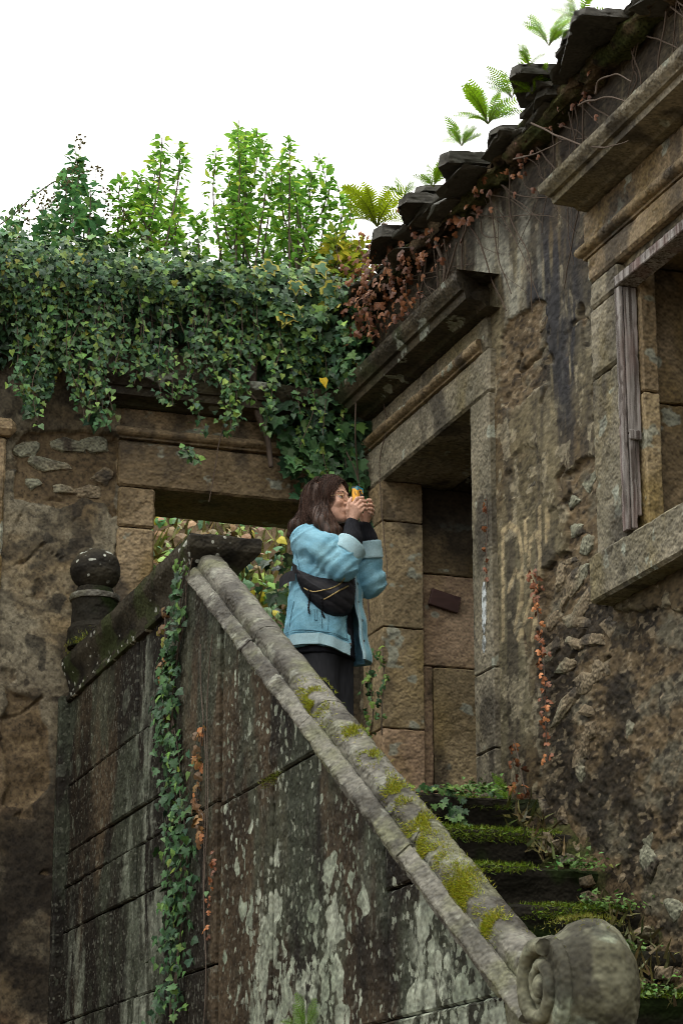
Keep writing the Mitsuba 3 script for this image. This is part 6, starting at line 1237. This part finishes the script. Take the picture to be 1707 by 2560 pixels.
ST = [(-0.1333, -0.19, 1.133), (-0.1534, -0.12, 1.1643), (-0.1597, -0.02, 1.204), (-0.1444, 0.1, 1.252)]
sr = spline([(a, v, w) for a, v, w in ST], 40); tn = np.gradient(sr, axis=0); tn /= np.linalg.norm(tn, axis=1, keepdims=True)
put(BAG + '__strap', world(loft([np.array([p + [0, -0.002, 0.02], p + [0, 0.002, 0.02], p + [0, 0.002, -0.02], p + [0, -0.002, -0.02]]) for p in sr])), 'bag_nylon', 40)
TL_ = [(-0.1418, -0.15, 1.1191), (-0.1697, -0.13, 1.117), (-0.196, -0.12, 1.1048), (-0.2173, -0.12, 1.0826)]
put(BAG + '__strap_end', world(loft([np.array([p + [0, -0.002, 0.026], p + [0, 0.002, 0.026], p + [0, 0.002, -0.026], p + [0, -0.002, -0.026]]) for p in spline(TL_, 16)])), 'bag_nylon', 40)

# ---- the camera in her hands: upright card-wrapped box, yellow, teal and black
CAM = thing('camera', 'small yellow, teal and black card-wrapped camera held upright in both hands', 'camera')
cc = np.array([0.150, -0.130, 1.505]); RRt = -LL
for nme, col, rg in (('cam_yellow', (0.72, 0.36, 0.015), 0.35), ('cam_teal', (0.02, 0.27, 0.36), 0.35), ('cam_black', (0.012, 0.012, 0.016), 0.3), ('cam_lens', (0.03, 0.03, 0.04), 0.08)): scene[nme] = two(prin(col, rg, 0.5))
def cambox(a0, a1, b0, b1, z0, z1, b=0.001):       # a along facing, b towards her right, z up, from the box centre
    m = cbox(a0, a1, b0, b1, z0, z1, b); v = m.vertices; m.vertices = cc + v[:, :1] * FF + v[:, 1:2] * RRt + v[:, 2:3] * [0, 0, 1]; return world(m)
put(CAM + '__body', cambox(-0.0155, 0.0155, -0.0275, 0.0275, -0.050, 0.046, 0.003), 'cam_yellow', 30)
put(CAM + '__top', cambox(-0.0158, 0.0158, -0.0278, 0.0278, 0.0375, 0.0485, 0.002), 'cam_teal', 30)
put(CAM + '__base', cambox(-0.0160, 0.0160, -0.028, 0.028, -0.052, -0.022, 0.003), 'cam_black', 30)
def camprism(poly, face, bs, name):
    P3 = []
    for a, z in poly: P3 += [(a, 0.0276, z), (a, 0.0284, z)] if face == 'r' else [(0.0156, a, z), (0.0164, a, z)]
    m = hull(P3); v = m.vertices; m.vertices = cc + v[:, :1] * FF + v[:, 1:2] * RRt + v[:, 2:3] * [0, 0, 1]; put(f'{CAM}__{name}', world(m), bs, False)
camprism([(-0.0155, 0.042), (0.006, 0.042), (0.0155, 0.0485), (-0.0155, 0.0485)], 'r', 'cam_black', 'stripe')
camprism([(0.0, 0.0375), (0.0155, 0.0375), (0.0155, 0.028), (0.005, 0.0335)], 'r', 'cam_teal', 'stripe')
camprism([(0.004, 0.012), (0.009, 0.012), (0.009, 0.002), (0.004, 0.002)], 'r', 'cam_black', 'stripe'); camprism([(-0.001, 0.022), (0.003, 0.022), (0.003, 0.012), (-0.001, 0.014)], 'r', 'cam_black', 'stripe')
camprism([(0.0275, 0.0375), (0.0275, 0.026), (0.012, 0.033), (0.010, 0.0375)], 'f', 'cam_teal', 'stripe'); camprism([(-0.0275, 0.038), (-0.0275, 0.020), (-0.017, 0.030), (-0.017, 0.038)], 'f', 'cam_teal', 'stripe')
camprism([(0.006, 0.018), (-0.0275, 0.018), (-0.0275, -0.022), (0.006, -0.022)], 'f', 'cam_black', 'front_plate')
camprism([(0.010, 0.030), (-0.004, 0.030), (-0.008, 0.018), (0.010, 0.018)], 'f', 'cam_black', 'stripe')
m = trimesh.creation.cylinder(0.009, 0.010, sections=32); m.apply_transform(trimesh.geometry.align_vectors([0, 0, 1], FF)); m.vertices = m.vertices + cc + FF * 0.02 - RRt * 0.010 + [0, 0, -0.002]; put(CAM + '__lens', world(m), 'cam_lens', 30)
